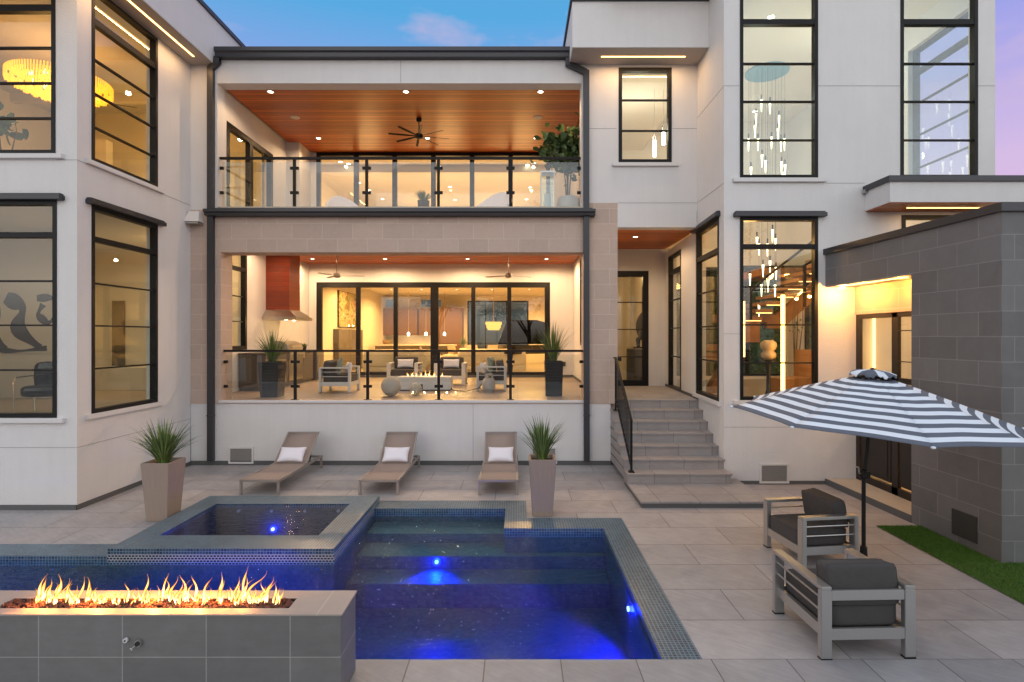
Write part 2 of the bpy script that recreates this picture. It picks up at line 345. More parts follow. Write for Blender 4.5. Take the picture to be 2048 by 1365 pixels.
    def build(s, name, m, parent=None, bevel=0, smooth=False, seg=2, world=False):
        me = bpy.data.meshes.new(name)
        vs = [s.xf(v) for v in s.v] if s.xf else s.v
        me.from_pydata(vs, [], s.f); ms = m if isinstance(m, (list, tuple)) else [m]
        for k in ms: me.materials.append(M[k] if isinstance(k, str) else k)
        me.polygons.foreach_set('material_index', s.mi)
        bm = bmesh.new(); bm.from_mesh(me)
        if not smooth or bevel: pass
        bmesh.ops.recalc_face_normals(bm, faces=bm.faces[:])
        if bevel: bmesh.ops.bevel(bm, geom=bm.edges[:], offset=bevel, segments=seg, affect='EDGES', clamp_overlap=True)
        bm.to_mesh(me); bm.free()
        if smooth or bevel:
            me.polygons.foreach_set('use_smooth', [True]*len(me.polygons))
            if bevel: me.set_sharp_from_angle(angle=R(50))
            elif smooth != 'all': me.set_sharp_from_angle(angle=R(45))
        o = bpy.data.objects.new(name, me); COL.objects.link(o)
        if parent is not None:
            o.parent = parent
            if parent.get('_world'): o.location = -parent.location
        return o
def tag(o, label, cat, group=None, kind=None):
    if label: o['label'] = label
    if cat: o['category'] = cat
    if group: o['group'] = group
    if kind: o['kind'] = kind
    return o
def thing(name, label, cat, loc=(0,0,0), rz=0, group=None, world=False):
    o = bpy.data.objects.new(name, None); COL.objects.link(o); o.location = loc; o.rotation_euler = (0, 0, rz); o.empty_display_size = .2
    if world: o['_world'] = 1
    return tag(o, label, cat, group)
def copy_tree(o, loc, rz=None, label=None, parent=None):
    c = o.copy(); COL.objects.link(c)
    if parent is not None: c.parent = parent
    else:
        c.location = loc
        if rz is not None: c.rotation_euler = (0, 0, rz)
        if label: c['label'] = label
    for ch in list(o.children): copy_tree(ch, None, None, None, c)
    return c
def struct(o): o['kind'] = 'structure'; return o
def X(px, d): return (px-1035)*d/1100
def Z(py, d): return 2.6-(py-673)*d/1100
def plight(loc, w, col=(1, .72, .42), r=.06, typ='POINT', **k):
    l = bpy.data.lights.new('lamp_light', typ); l.energy = w; l.color = col
    if typ in ('POINT', 'SPOT'): l.shadow_soft_size = r
    if typ == 'SPOT': l.spot_size = R(k.get('size', 120)); l.spot_blend = .35
    if typ == 'AREA': l.shape = 'RECTANGLE'; l.size = k['sx']; l.size_y = k['sy']
    o = bpy.data.objects.new('lamp_light', l); COL.objects.link(o); o.location = loc
    if 'rot' in k: o.rotation_euler = k['rot']
    return o
WARM = (1, .60, .28)
# ================================================================ GROUND, POOL
PX0, PX1, PY0 = -9.2, 1.485, 4.42
def poolholes():
    return [(-9.2, -4.82, PY0, 6.87), (-4.82, -2.16, PY0, 8.62), (-2.16, .13, PY0, 8.67), (.13, 1.485, PY0, 7.857)]
def inhole(x, y): return any(a < x < b and c < y < d for a, b, c, d in poolholes())
def sheet_cells(xs, ys, z, ok):
    m = MB()
    for i in range(len(xs)-1):
        for j in range(len(ys)-1):
            if ok((xs[i]+xs[i+1])/2, (ys[j]+ys[j+1])/2): m.add([(xs[i],ys[j],z),(xs[i+1],ys[j],z),(xs[i+1],ys[j+1],z),(xs[i],ys[j+1],z)], [(0,1,2,3)])
    return m
xs = [-60, -9.2, -4.82, -2.16, .13, 1.485, 60]; ys = [-40, PY0-.61, PY0, 6.87, 7.857, 8.62, 8.67, 70]
struct(sheet_cells(xs, ys, 0, lambda x, y: not inhole(x, y) and not (PY0-.61 < y < PY0 and x < 1.485)).build('patio_ground', 'patio_tile'))
struct(sheet_cells([-9.2, -1.0, .3, 1.485, 9], [PY0-.61, PY0], .004, lambda x, y: x < 9).build('pool_front_paving', 'coping_tile'))
pool = thing('swimming_pool', 'blue lit swimming pool with dark glass mosaic edge sunk in the patio', 'swimming pool', (-1.5, 6, 0), world=True)
m = MB()
zt, zb = .006, -.12
for b in ((-9.2,-4.82,6.5,6.87), (-2.16,-.18,8.29,8.67), (-.18,.13,7.43,8.67), (.13,1.16,7.43,7.857), (1.16,1.485,4.42,7.857)):
    MB().box(b[0], b[1], b[2], b[3], zb, zt).build('coping', 'mosaic', pool)
m = MB()   # the basin: walls and floor
m.box(-9.2, 1.5, 4.2, 8.7, -.95, -.80)
m.box(-9.2, -4.82, 6.52, 6.7, -.8, zb); m.box(-2.16, -.16, 8.31, 8.5, -.8, zb); m.box(-.165, .1, 7.46, 8.31, -.8, zb); m.box(.1, 1.175, 7.45, 7.6, -.8, zb)
m.box(1.175, 1.4, 4.3, 7.45, -.8, zb); m.box(-9.2, 1.175, 4.2, 4.405, -.8, -.03)
m.build('basin', 'basin', pool)
MB().box(-2.14, -.175, 7.80, 8.30, -.8, -.20).build('shelf', 'basin', pool)
MB().box(-2.14, 1.165, 7.32, 7.80, -.8, -.33).build('step', 'basin', pool)
MB().box(-2.14, 1.165, 6.88, 7.319, -.8, -.50).build('step', 'basin', pool)
def poolglow(x, y, z, e, dx, dy, name='pool_light', par=pool):
    mm = MB(); q = Vector((dx, dy, 0)); mm.tube([Vector((x, y, z))-q*.03, Vector((x, y, z))], .06, 20); a = mm.build(name, 'alu', par)
    mm = MB(); mm.tube([Vector((x, y, z))-q*.001, Vector((x, y, z))+q*.012], .024, 20); l = mm.build('lens', 'pool_lens', a)
    sv = Vector((dx, dy, -.8)).to_track_quat('-Z', 'Y').to_euler(); plight((x+dx*.06, y+dy*.06, z+.02), e, (.004, .016, 1), .05, 'SPOT', size=115, rot=sv); plight((x+dx*.10, y+dy*.10, z), e*(.045 if x > -3 or y > 7 else .004), (.002, .008, 1), .03)
poolglow(-1.075, 7.31, -.40, 190, 0, -1)
poolglow(1.165, 5.77, -.26, 190, -1, 0)
poolglow(-3.4, 4.43, -.42, 230, 0, 1)
poolglow(-6.6, 4.43, -.42, 60, 0, 1)
poolglow(-.2, 4.43, -.45, 80, 0, 1)
wm = MB()
for b in ((-9.2,-4.83,4.41,6.49), (-4.83,-2.15,4.41,6.46), (-2.15,-.19,4.41,8.28), (-.19,1.155,4.41,7.42)):
    pass
wp = [(-9.19, 4.41), (1.16, 4.41), (1.16, 7.435), (-.178, 7.435), (-.178, 8.295), (-2.156, 8.295), (-2.156, 6.465), (-4.825, 6.465), (-4.825, 6.505), (-9.19, 6.505)]
wm.prism(wp, -.805, -.045, 'z')
struct(wm.build('pool_water', 'water'))
spa = thing('hot_tub', 'raised square hot tub rimmed with dark mosaic beside the pool', 'hot tub', (-3.5, 7.5, 0), world=True)
m = MB()
for b in ((-4.82,-2.16,6.47,6.91), (-4.82,-2.16,8.21,8.62), (-4.82,-4.50,6.91,8.21), (-2.50,-2.16,6.91,8.21)): m.box(*b, .035, .10)
m.build('rim', 'mosaic', spa)
m = MB()
for b in ((-4.815,-2.165,6.475,6.80), (-4.815,-2.165,8.3,8.615), (-4.815,-4.55,6.80,8.3), (-2.45,-2.165,6.80,8.3)): m.box(*b, -.8, .034)
m.build('wall', 'basin', spa)
m = MB(); m.box(-4.822, -2.158, 6.468, 6.474, -.09, .0345); m.box(-2.164, -2.158, 6.474, 8.6, -.09, .0345); m.build('tile_band', 'mosaic_hex', spa)
m = MB(); m.box(-4.55, -2.45, 6.8, 8.3, -.75, -.65); m.box(-4.5, -2.55, 7.9, 8.295, -.65, -.45); m.box(-4.5, -4.2, 6.9, 7.9, -.65, -.45); m.box(-2.85, -2.55, 6.9, 7.9, -.65, -.45)
m.build('bench', 'basin', spa)
poolglow(-3.69, 8.295, -.31, 70, 0, -1, 'spa_light', spa)
for k in range(4):
    MB().tube([(-4.2+k*.5, 8.27, -.03), (-4.2+k*.5, 8.31, -.03)], .022, 10).build('jet', 'trim_white', spa)
w = MB().add([(-4.53,6.88,.088),(-2.47,6.88,.088),(-2.47,8.24,.088),(-4.53,8.24,.088)], [(0,1,2,3)]).build('spa_water', 'spa_water')
struct(w)
# ================================================================ HOUSE
H = thing('house', 'large modern white stucco house with stone veneer and black framed windows', 'house', (-1.5, 11.1, 0), world=True)
def P(m, name, mt, parent=H, **k): return m.build(name, mt, parent, **k)
def shear(k, y0=9.67): return lambda v: (v[0]+k*(v[1]-y0), v[1], v[2])
def window(ax, out, n, u0, u1, z0, z1, mun=(), trans=(), vert=(), fw=.060, dp=.10, mw=.025, sill=None, cap=None, gl='glass', name='window', parent=H, xf=None, fr='black_metal', vw=.11, label=None, pane=True):
    """ax 'y': wall across the view; n = outer face; out = -1/+1 outward along the axis"""
    def B(mb, a0, a1, n0, n1, c0, c1):
        n0, n1 = n+out*n0, n+out*n1
        if ax == 'y': mb.box(a0, a1, n0, n1, c0, c1)
        else: mb.box(n0, n1, a0, a1, c0, c1)
    m = MB(xf)
    B(m, u0, u0+fw, .012, -dp, z0, z1); B(m, u1-fw, u1, .012, -dp, z0, z1)
    B(m, u0+fw, u1-fw, .012, -dp, z1-fw, z1); B(m, u0+fw, u1-fw, .012, -dp, z0, z0+fw)
    for z, t in trans: B(m, u0+fw, u1-fw, .006, -dp+.01, z-t/2, z+t/2)
    for u in vert: B(m, u-vw/2, u+vw/2, .009, -dp+.005, z0+fw, z1-fw)
    for z in mun:
        B(m, u0+fw, u1-fw, -.022, -.046, z-mw/2, z+mw/2); B(m, u0+fw, u1-fw, -.054, -.078, z-mw/2, z+mw/2)
    w = m.build(name, fr, parent)
    if label: w['label'] = label
    if pane:
        m = MB(xf); B(m, u0+fw*.5, u1-fw*.5, -.047, -.053, z0+fw*.5, z1-fw*.5); p = m.build('pane', gl, w)
    if sill:
        m = MB(xf); B(m, u0-.13, u1+.13, .055, -.01, z0-.075, z0-.003); p = m.build('sill', 'trim_white', w, bevel=.006)
    if cap:
        m = MB(xf); B(m, u0-.12, u1+.12, .10, -.01, z1+.003, z1+.075); B(m, u0-.10, u1+.10, .075, -.01, z1+.075, z1+.10); p = m.build('cap', 'gutter_metal', w, bevel=.006)
    return w
# --- stone veneer frame around the lower terrace
m = MB(); m.wallgrid('y', 11.1, 11.55, -6.6, 2.02, 1.24, 5.15, [(-5.99, 1.34, 1.29, 4.295)])
m.box(1.35, 2.02, 11.095, 11.3, 5.15, 5.29)
st = P(m, 'stone_wall', 'stone_tan'); st['label'] = 'tan stone veneer wall framing the covered terrace'
m = MB(); m.box(-6.6, 1.88, 11.115, 11.5, 0, 1.24); P(m, 'base_wall', 'stucco')
m = MB(); m.box(-6.6, 1.885, 11.09, 11.115, 0, .085); m.box(-14, -6.59, 8.225, 8.24, 0, .075); m.box(-6.6, -6.585, 8.225, 11.1, 0, .075); m.box(3.82, 5.40, 9.655, 9.67, 0, .06)
P(m, 'base_strip', 'base_strip')
# --- balcony level wall
m = MB(); m.wallgrid('y', 11.1, 11.4, -6.6, 3.64, 5.15, 8.34, [(-6.06, 1.29, 5.16, 7.706), (2.04, 3.11, 6.10, 8.02)])
m.box(2.02, 3.62, 11.1, 11.4, 4.80, 5.15)
P(m, 'upper_wall', 'stucco')
class JB:   # control joints: thin strips, each its own part
    def box(s, *a): P(MB().box(*a), 'control_joint', 'joint')
m = JB()
for a in ((-2.36, -2.352, 7.72, 8.16), (1.42, 2.0, 6.79, 6.796), (3.12, 3.62, 6.79, 6.796), (2.03, 3.62, 5.29, 5.296), (-.90, -.894, .1, 1.23)):
    m.box(a[0], a[1], 11.096 if a[3] > 2 else 11.111, 11.13, a[2], a[3])
for z in (5.24,): m.box(-6.601, -6.596, 8.24, 11.1, z, z+.006); m.box(-6.90, -6.6, 8.236, 8.24, z, z+.006)
m.box(-6.601, -6.596, 8.24, 11.1, .93, .936); m.box(-14, -6.6, 8.236, 8.24, .93, .936)
for z in (7.0, 5.29): m.box(3.626, 3.63, 9.67, 11.1, z, z+.006)
for (a, b, z) in ((3.63, 3.90, 7.0), (5.29, 6.72, 7.0), (8.1, 8.4, 7.0), (5.42, 6.1, 5.29), (3.63, 3.91, 2.64), (3.63, 5.42, 1.0)): m.box(a, b, 9.666, 9.67, z, z+.006)

# --- left wing
m = MB(); m.wallgrid('y', 8.24, 8.44, -14, -6.8, 0, 9.0, [(-8.9, -6.90, 1.38, 4.63), (-8.9, -6.92, 5.33, 8.35)])
m.wallgrid('x', -6.6, -6.8, 8.24, 11.1, 0, 8.7, [(8.52, 10.08, 1.40, 4.63), (8.52, 10.08, 5.32, 8.05)])
m.wallgrid('x', -6.6, -6.8, 11.55, 17.4, 1.3, 4.9, [(12.55, 13.40, 2.28, 4.9)])
m.wallgrid('x', -6.1, -6.3, 11.4, 14.5, 5.2, 8.2, [(11.53, 13.7, 5.25, 7.12)])
m.box(-6.3, -5.75, 14.5, 15.3, 5.2, 8.2)
P(m, 'wing_wall', 'stucco')
MN = (5.90, 6.43, 6.96)
window('y', -1, 8.24, -8.9, -6.92, 5.33, 8.35, mun=(5.88, 6.41, 6.94), trans=[(7.52, .10)], sill=1)
window('y', -1, 8.24, -8.9, -6.90, 1.38, 4.63, mun=(2.09, 2.765, 3.43), trans=[(4.12, .08)], sill=1, cap=1)
window('x', 1, -6.6, 8.52, 10.08, 5.32, 8.05, mun=(5.88, 6.41, 6.94), trans=[(7.52, .10)], sill=1)
window('x', 1, -6.6, 8.52, 10.08, 1.40, 4.63, mun=(2.09, 2.765, 3.43), trans=[(4.12, .08)], sill=1, cap=1)
window('x', 1, -6.6, 12.55, 13.40, 2.28, 4.88, mun=(2.95, 3.55), trans=[(4.2, .09)], fw=.09)
# sliding door in the balcony's left wall
window('x', 1, -6.1, 11.53, 13.7, 5.25, 7.12, vert=(12.6,), fw=.12, name='balcony_door', vw=.16)
# roof overhang of the left wing
m = MB(); m.box(-14, -6.09, 7.0, 11.098, 8.07, 9.0); m.box(-14, -6.40, 11.4, 19, 8.35, 9.0); m.box(-6.40, -6.09, 11.098, 19, 8.40, 9.0)
P(m, 'wing_roof', 'stucco')
m = MB(); m.box(-6.1, -6.05, 6.95, 19.05, 8.98, 9.06); m.box(-14, -6.1, 6.95, 7.0, 8.98, 9.06); P(m, 'roof_edge', 'gutter_metal')
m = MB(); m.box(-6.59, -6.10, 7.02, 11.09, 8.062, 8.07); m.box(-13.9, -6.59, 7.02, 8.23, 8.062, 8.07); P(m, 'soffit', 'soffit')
# --- main gutters
def gutter(x0, x1, y, z0, z1, dpt):
    m = MB(); pr = [(y, z0), (y-dpt*.75, z0+.01), (y-dpt*.8, z0+(z1-z0)*.45), (y-dpt, z0+(z1-z0)*.6), (y-dpt, z1), (y-dpt+.012, z1), (y-dpt+.012, z0+(z1-z0)*.62), (y-.01, z0+.02), (y-.01, z1), (y, z1)]
    m.prism(pr, x0, x1, 'x'); return P(m, 'gutter', 'gutter_metal')
gutter(-6.04, 1.10, 11.098, 8.17, 8.36, .17)
gutter(-6.24, 1.55, 11.098, 5.0, 5.13, .20)
m = MB(); m.box(-6.1, 1.5, 10.98, 11.4, 5.135, 5.165); P(m, 'slab_edge', 'gutter_metal')
m = MB(); m.box(-5.97, 1.32, 11.02, 11.4, 5.165, 5.20); P(m, 'balcony_curb', 'concrete')
m = MB(); m.box(-6.05, 1.29, 11.4, 15.3, 5.0, 5.20); m.box(-6.05,1.29,11.1,11.4,5.2,5.21); P(m, 'balcony_floor', 'terrace_tile')
def downspout(pts, w=.115, dd=.085):
    m = MB()
    for a, b in zip(pts[:-1], pts[1:]): m.bar(a, b, w, dd, up=(0, 1, 0))
    for p in pts[1:-1]: m.box(p[0]-w/2, p[0]+w/2, p[1]-dd/2-.002, p[1]+dd/2, p[2]-.035, p[2]+.035)
    m.box(pts[-1][0]-w/2-.01, pts[-1][0]+w/2+.01, pts[-1][1]-dd/2-.01, pts[-1][1]+dd/2, pts[-1][2]+.9, pts[-1][2]+.92)
    return P(m, 'downspout', 'gutter_metal')
downspout([(-6.02, 11.03, 8.2), (-6.02, 11.03, 8.10), (-6.16, 11.05, 7.98), (-6.16, 11.05, 5.1), (-6.16, 11.05, .1)])
downspout([(1.02, 11.03, 8.2), (1.02, 11.03, 8.06), (1.38, 11.05, 7.90), (1.38, 11.05, 5.1), (1.39, 11.05, .1)])
# --- fascia / beams above the balcony, wood ceilings
m = MB(); m.box(-6.05, 1.45, 11.4, 15.28, 7.715, 7.74); P(m, 'wood_ceiling', 'wood_ceiling')
m = MB(); m.box(-6.6, 1.9, 11.55, 17.4, 4.88, 4.90); P(m, 'wood_ceiling', 'wood_ceiling')
m = MB(); m.box(2.02, 3.86, 11.4, 14.4, 4.88, 4.90); P(m, 'wood_ceiling', 'wood_ceiling')
m = MB(); m.box(-6.4, 1.6, 11.4, 24, 8.20, 8.34); P(m, 'roof', 'gutter_metal')
m = MB(); m.box(1.49, 1.70, 11.4, 24, 5.2, 8.2); P(m, 'balcony_side_wall', 'stucco')
# balcony back glass wall (floor to ceiling)
vx = [X(p, 15.3) for p in (712, 789, 866.5, 944, 1021)]
window('y', -1, 15.3, X(633, 15.3), X(1100, 15.3), 5.2, 7.72, vert=vx, fw=.10, vw=.125, name='glass_wall')
P(MB().box(X(1100, 15.3), 1.5, 15.3, 15.45, 5.2, 7.72), 'balcony_back_wall', 'stucco'); P(MB().box(-5.75, X(633, 15.3), 15.3, 15.45, 5.2, 7.72), 'balcony_back_wall', 'stucco')
# --- terrace shell
m = MB(); m.box(-6.59, 1.87, 11.14, 17.4, 1.1, 1.30); P(m, 'terrace_floor', 'terrace_tile')
m = MB(); m.box(-6.02, 1.37, 11.07, 11.15, 1.262, 1.308); P(m, 'terrace_ledge', 'trim_white')
DX0, DX1 = X(633, 17.4), X(1100, 17.4)
m = MB(); m.wallgrid('y', 17.4, 17.6, -6.6, 1.9, 1.3, 4.88, [(DX0, DX1, 1.3, 4.31)])
m.wallgrid('x', 1.76, 2.02, 11.55, 17.4, 1.3, 4.88, [(13.2, 15.4, 2.35, 4.75)])
P(m, 'terrace_wall', 'stucco')
m = MB(); m.box(-6.59, 1.75, 17.38, 17.399, 1.3, 1.38); m.box(1.745, 1.759, 11.56, 17.38, 1.3, 1.38); P(m, 'skirting', 'base_strip')
vx = [X(p, 17.4) for p in (716, 791, 869, 946.5, 1018.5)]
window('y', -1, 17.4, DX0, DX1, 1.3, 4.31, vert=vx, fw=.165, vw=.13, name='glass_wall')
m = MB(); m.box(vx[2]-.12, vx[2]+.12, 17.36, 17.5, 1.4, 4.2); P(m, 'door_post', 'black_metal')
window('x', -1, 1.76, 13.2, 15.4, 2.35, 4.75, mun=(3.0, 3.65), trans=[(4.2, .05)], vert=(14.3,), vw=.03, fw=.07)
# --- entry recess and its landing
m = MB(); m.box(1.89, 3.95, 11.3, 14.4, 1.1, 1.301); P(m, 'landing', 'patio_tile')
DZ = 4.31
m = MB(); m.wallgrid('y', 14.4, 14.6, 2.02, 4.0, 1.3, 4.88, [(2.10, 3.43, 1.3, DZ)]); P(m, 'entry_wall', 'stucco')
d = window('y', -1, 14.4, 2.10, 3.43, 1.3, DZ, mun=(2.06, 2.78, 3.49), fw=.15, dp=.12, name='entry_door')
MB().box(2.36, 2.39, 14.30, 14.33, 2.2, 2.9).build('handle', 'black_metal', d)
SH = shear(.0528)
m = MB(SH); m.wallgrid('x', 3.63, 3.83, 9.88, 14.4, 0, 4.80, [(9.95, 11.45, 1.42, 4.75), (12.75, 14.05, 1.30, 4.62)]); P(m, 'side_wall', 'stucco')
window('x', -1, 3.63, 9.95, 11.45, 1.42, 4.75, mun=(2.13, 2.79, 3.47), trans=[(4.17, .09)], sill=1, cap=1, xf=SH)
window('x', -1, 3.63, 12.75, 14.05, 1.30, 4.62, mun=(2.1, 2.8, 3.5), trans=[(4.2, .09)], xf=SH)
m = MB(SH); m.box(3.615, 3.63, 11.3, 14.4, 1.3, 1.36); P(m, 'skirting', 'base_strip')
# --- tower
m = MB(); m.wallgrid('y', 9.67, 9.87, 3.63, 8.4, 0, 9.6, [(3.91, 5.28, 1.48, 4.69), (3.91, 5.28, 5.38, 9.1), (6.73, 8.09, 5.38, 9.1), (6.75, 8.10, 3.0, 4.73), (5.93, 5.935, 0, .01)])
m.wallgrid('x', 3.63, 3.83, 9.87, 11.4, 4.8, 9.6, [])
m.wallgrid('x', 8.2, 8.4, 9.87, 16.7, 0, 9.6, [(10.0, 11.55, 5.4, 8.58), (14.2, 15.9, 1.6, 4.6)])
P(m, 'tower_wall', 'stucco')
MU = (6.06, 6.74, 7.41)
window('y', -1, 9.67, 3.91, 5.28, 5.38, 9.1, mun=MU, trans=[(8.13, .09)], sill=1, fw=.058, gl='glass_blue')
window('y', -1, 9.67, 3.91, 5.28, 1.48, 4.69, mun=(2.13, 2.80, 3.47), trans=[(4.18, .08)], sill=1, cap=1, fw=.058)
window('y', -1, 9.67, 6.73, 8.09, 5.38, 9.1, mun=MU, trans=[(8.13, .09)], sill=1, fw=.058, gl='glass_blue')
window('y', -1, 9.67, 6.75, 8.10, 3.0, 4.73, trans=[(4.0, .05)], fw=.07)
window('x', 1, 8.4, 10.0, 11.55, 5.4, 8.58, mun=(6.1, 6.78, 7.45), trans=[(8.1, .10)], fw=.06)
window('x', 1, 8.4, 14.2, 15.9, 1.6, 4.6, mun=(2.6, 3.6))
window('y', -1, 11.1, 2.04, 3.11, 6.10, 8.02, mun=(6.76, 7.38), sill=1, fw=.07)
# projecting box above the upper window
m = MB(); m.box(1.04, 3.629, 10.43, 11.098, 8.08, 8.95); m.box(1.04, 3.629, 11.098, 17, 8.345, 8.95); P(m, 'roof_box', 'stucco')
m = MB(); m.box(1.0, 3.628, 10.39, 17.04, 8.95, 9.03); P(m, 'roof_edge', 'gutter_metal')
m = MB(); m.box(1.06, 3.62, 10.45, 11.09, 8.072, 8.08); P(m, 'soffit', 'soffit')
# entrance canopy
m = MB(); m.box(6.11, 11, 9.02, 9.668, 4.80, 5.14); P(m, 'canopy', 'stucco')
m = MB(); m.box(6.07, 11, 8.98, 9.668, 5.14, 5.23); P(m, 'canopy_edge', 'gutter_metal')
m = MB(); m.box(6.13, 11, 9.04, 9.66, 4.785, 4.80); P(m, 'canopy_soffit', 'wood_ceiling')
m = MB(); m.box(6.05, 6.11, 9.58, 9.66, 5.10, 5.16); P(m, 'flashing', 'alu')
# LED strips (each a lamp: lit strip with its own light)
LED = []
def ledstrip(label, x0, x1, y0, y1, z, e, rot=(0, 0, 0)):
    o = MB().box(x0, x1, y0, y1, z-.008, z-.0005).build('led_strip', 'led_strip'); tag(o, label, 'light strip', 'warm light strips')
    sx, sy = abs(x1-x0), abs(y1-y0)
    plight(((x0+x1)/2, (y0+y1)/2, z-.03), e, WARM, typ='AREA', sx=sx, sy=sy, rot=rot)
ledstrip('warm light strip in the soffit over the upper left corner window', -6.335, -6.305, 7.3, 10.73, 8.062, 22)
ledstrip('straight warm light strip in the box soffit above the small upper window', 1.64, 3.28, 10.745, 10.775, 8.072, 17)
ledstrip('warm light strip glowing under the thin entrance canopy at the right', 6.62, 10.9, 9.34, 9.36, 4.785, 16)
# grey stone block
GS = shear(-.0415, 9.67)
g = thing('grey_stone_wall', 'dark grey stone tiled wall block with a lit doorway at the right', 'wall', (5.5, 8, 0), world=True)
m = MB(GS); m.wallgrid('x', 5.41, 5.66, 6.3, 9.665, 0, 4.03, [(7.67, 9.665, -1, 3.46)]); m.box(5.66, 9, 6.3, 6.5, 0, 4.03)
m.build('wall', 'stone_grey', g)
m = MB(GS); m.box(5.37, 5.70, 6.26, 9.665, 4.03, 4.13); m.box(5.70, 9, 6.26, 6.54, 4.03, 4.13); m.build('coping', 'gutter_metal', g)
m = MB(); m.box(5.70, 9, 6.55, 9.6, 3.80, 3.95); m.build('roof', 'gutter_metal', g)
m = MB(GS); m.box(5.66, 5.93, 7.60, 9.665, 3.46, 3.60); m.build('reveal_ceiling', 'stone_grey', g)
m = MB(); m.box(5.93, 6.1, 6.5, 9.665, 2.98, 3.80); m.box(5.66, 5.93, 7.48, 7.60, 0, 3.80); m.build('inner_wall', 'stone_tan', g)
m = MB(GS); m.box(5.42, 6.2, 7.55, 9.664, 0, .10); m.build('threshold', 'concrete', g)
m = MB(GS); m.box(5.40, 5.42, 7.67, 9.664, 0, .10); m.build('kerb', 'base_strip', g)
m = MB(GS); m.box(5.398, 5.41, 6.62, 6.98, .10, .42); v = m.build('vent', 'vent_dark', g)
# gate doors in the recess
dd = thing('terrace_doors', 'dark bronze double doors with glass above panels in the lit recess', 'door', (5.95, 8.6, .1), world=True)
m = MB(); 
for a, b in ((7.62, 7.72), (8.60, 8.74), (9.56, 9.66)): m.box(5.945, 6.0, a, b, .1, 2.98)
m.box(5.945, 6.0, 7.72, 9.56, 2.90, 2.98); m.box(5.945, 6.0, 7.72, 9.56, 1.86, 1.95); m.box(5.945, 6.0, 7.72, 9.56, .1, .22); m.box(5.945, 6.0, 7.72, 9.56, 1.02, 1.10)
m.box(5.93, 5.95, 7.72, 8.60, 2.2, 2.215); m.box(5.93, 5.95, 7.72, 8.60, 2.68, 2.695)
m.build('frame', 'dark_bronze', dd)
for a, b in ((7.78, 8.56), (8.78, 9.52)):
    m = MB(); m.box(5.955, 5.985, a, b, .26, 1.0); m.box(5.948, 5.96, a+.07, b-.07, .33, .93); m.build('panel', 'dark_bronze', dd)
    m = MB(); m.box(5.965, 5.972, a-.05, b+.05, 1.12, 1.86); m.box(5.965, 5.972, a-.05, b+.05, 1.95, 2.90); m.build('pane', 'glass', dd)
m = MB(); m.box(6.1, 8.15, 6.7, 6.8, 0, 3.8); m.box(8.1, 8.2, 6.8, 9.6, 0, 3.8); m.box(6.1, 8.2, 6.7, 9.66, -.02, .02); m.box(6.01, 8.15, 6.7, 9.66, 3.5, 3.6); P(m, 'garden_room_wall', 'interior')
o = MB().box(6.222, 6.245, 9.60, 9.63, .4, 2.97).build('led_strip', 'led_strip'); tag(o, 'vertical light strip on the white wall behind the recess doors', 'light strip', 'warm light strips')
plight((7.4, 8.3, 3.2), 75, (1, .58, .26))
tag(MB(GS).box(5.52, 5.545, 7.9, 9.2, 3.448, 3.4595).build('led_strip', 'led_strip'), 'warm light strip along the ceiling of the grey wall recess', 'light strip', 'warm light strips')
plight((5.60, 8.9, 3.36), 24, (1, .42, .07), .03); plight((5.70, 8.2, 3.36), 20, (1, .42, .07), .03)
o = MB().lathe([(.03, 0), (.045, -.01), (.045, -.02), (0.02, -.022)], (X(1684, 9.45), 9.45, Z(577, 9.45)+.02), 16).build('downlight', 'bulb'); tag(o, 'small bright downlight at the left end of the lit recess ceiling', 'ceiling light')
plight((X(1690, 9.35), 9.35, 3.36), 34, (1, .46, .12), .03)
# artificial turf
tf = MB().add([(4.90, 3.0, .008), (5.60, 3.0, .008), (5.54, 6.3, .008), (5.49, 7.53, .008), (4.90, 7.53, .008)], [(0,1,2,3,4)])
tf.box(5.54, 9, 3.0, 6.3, -.05, .007)
struct(tf.build('lawn', 'turf_dark'))
random.seed(4)
tb = MB()
for i in range(26000):
    y = 3.6+3.9*random.random(); x = 4.905+random.random()*(.64 if y > 6.3 else 1.6)
    if y > 6.28 and x > 5.5: continue
    a = random.random()*6.283; h = random.uniform(.018, .034); w_ = .004; lx, ly = random.gauss(0, .010), random.gauss(0, .010)
    c, s_ = math.cos(a)*w_, math.sin(a)*w_
    tb.add([(x-c, y-s_, .008), (x+c, y+s_, .008), (x+lx, y+ly, .008+h)], [(0,1,2)])
o = tb.build('turf', 'turf'); o['label'] = 'strip of green artificial turf along the grey stone wall'; o['kind'] = 'stuff'; o['category'] = 'turf'
# ================================================================ STEPS
st = thing('entry_steps', 'grey tiled steps climbing from the patio to the entry landing', 'steps', (2.7, 10.2, 0), world=True)
zs = [.10+.1714*i for i in range(1, 8)]
for i in range(7):
    y0 = 9.32+.33*i; y1 = 9.32+.33*(i+1) if i < 6 else 11.32
    if i == 6: break
    mm = MB(); mm.box(1.88, 3.62+.053*(y0-9.67 if y0 > 9.67 else 0), y0, 11.32, zs[i-1] if i else .10, zs[i]-.03); mm.build('riser', 'step_tile', st)
    mm = MB(); mm.box(1.865, 3.64+.053*(y0-9.67 if y0 > 9.67 else 0), y0-.02, 11.32 if i == 5 else y0+.36, zs[i]-.03, zs[i]); mm.build('tread', 'step_tile', st, bevel=.004)
mm = MB(); mm.box(1.88, 3.70, 11.285, 11.299, 1.1, 1.27); mm.build('riser', 'step_tile', st)
mm = MB(); mm.box(1.89, 3.715, 11.265, 11.45, 1.271, 1.3035); mm.build('tread', 'step_tile', st, bevel=.004)
mm = MB(); mm.box(1.88, 3.82, 8.33, 9.67, 0, .07); mm.build('platform', 'base_strip', st)
mm = MB(); mm.box(1.865, 3.84, 8.31, 9.665, .07, .1); mm.build('platform_top', 'coping_tile', st, bevel=.004)
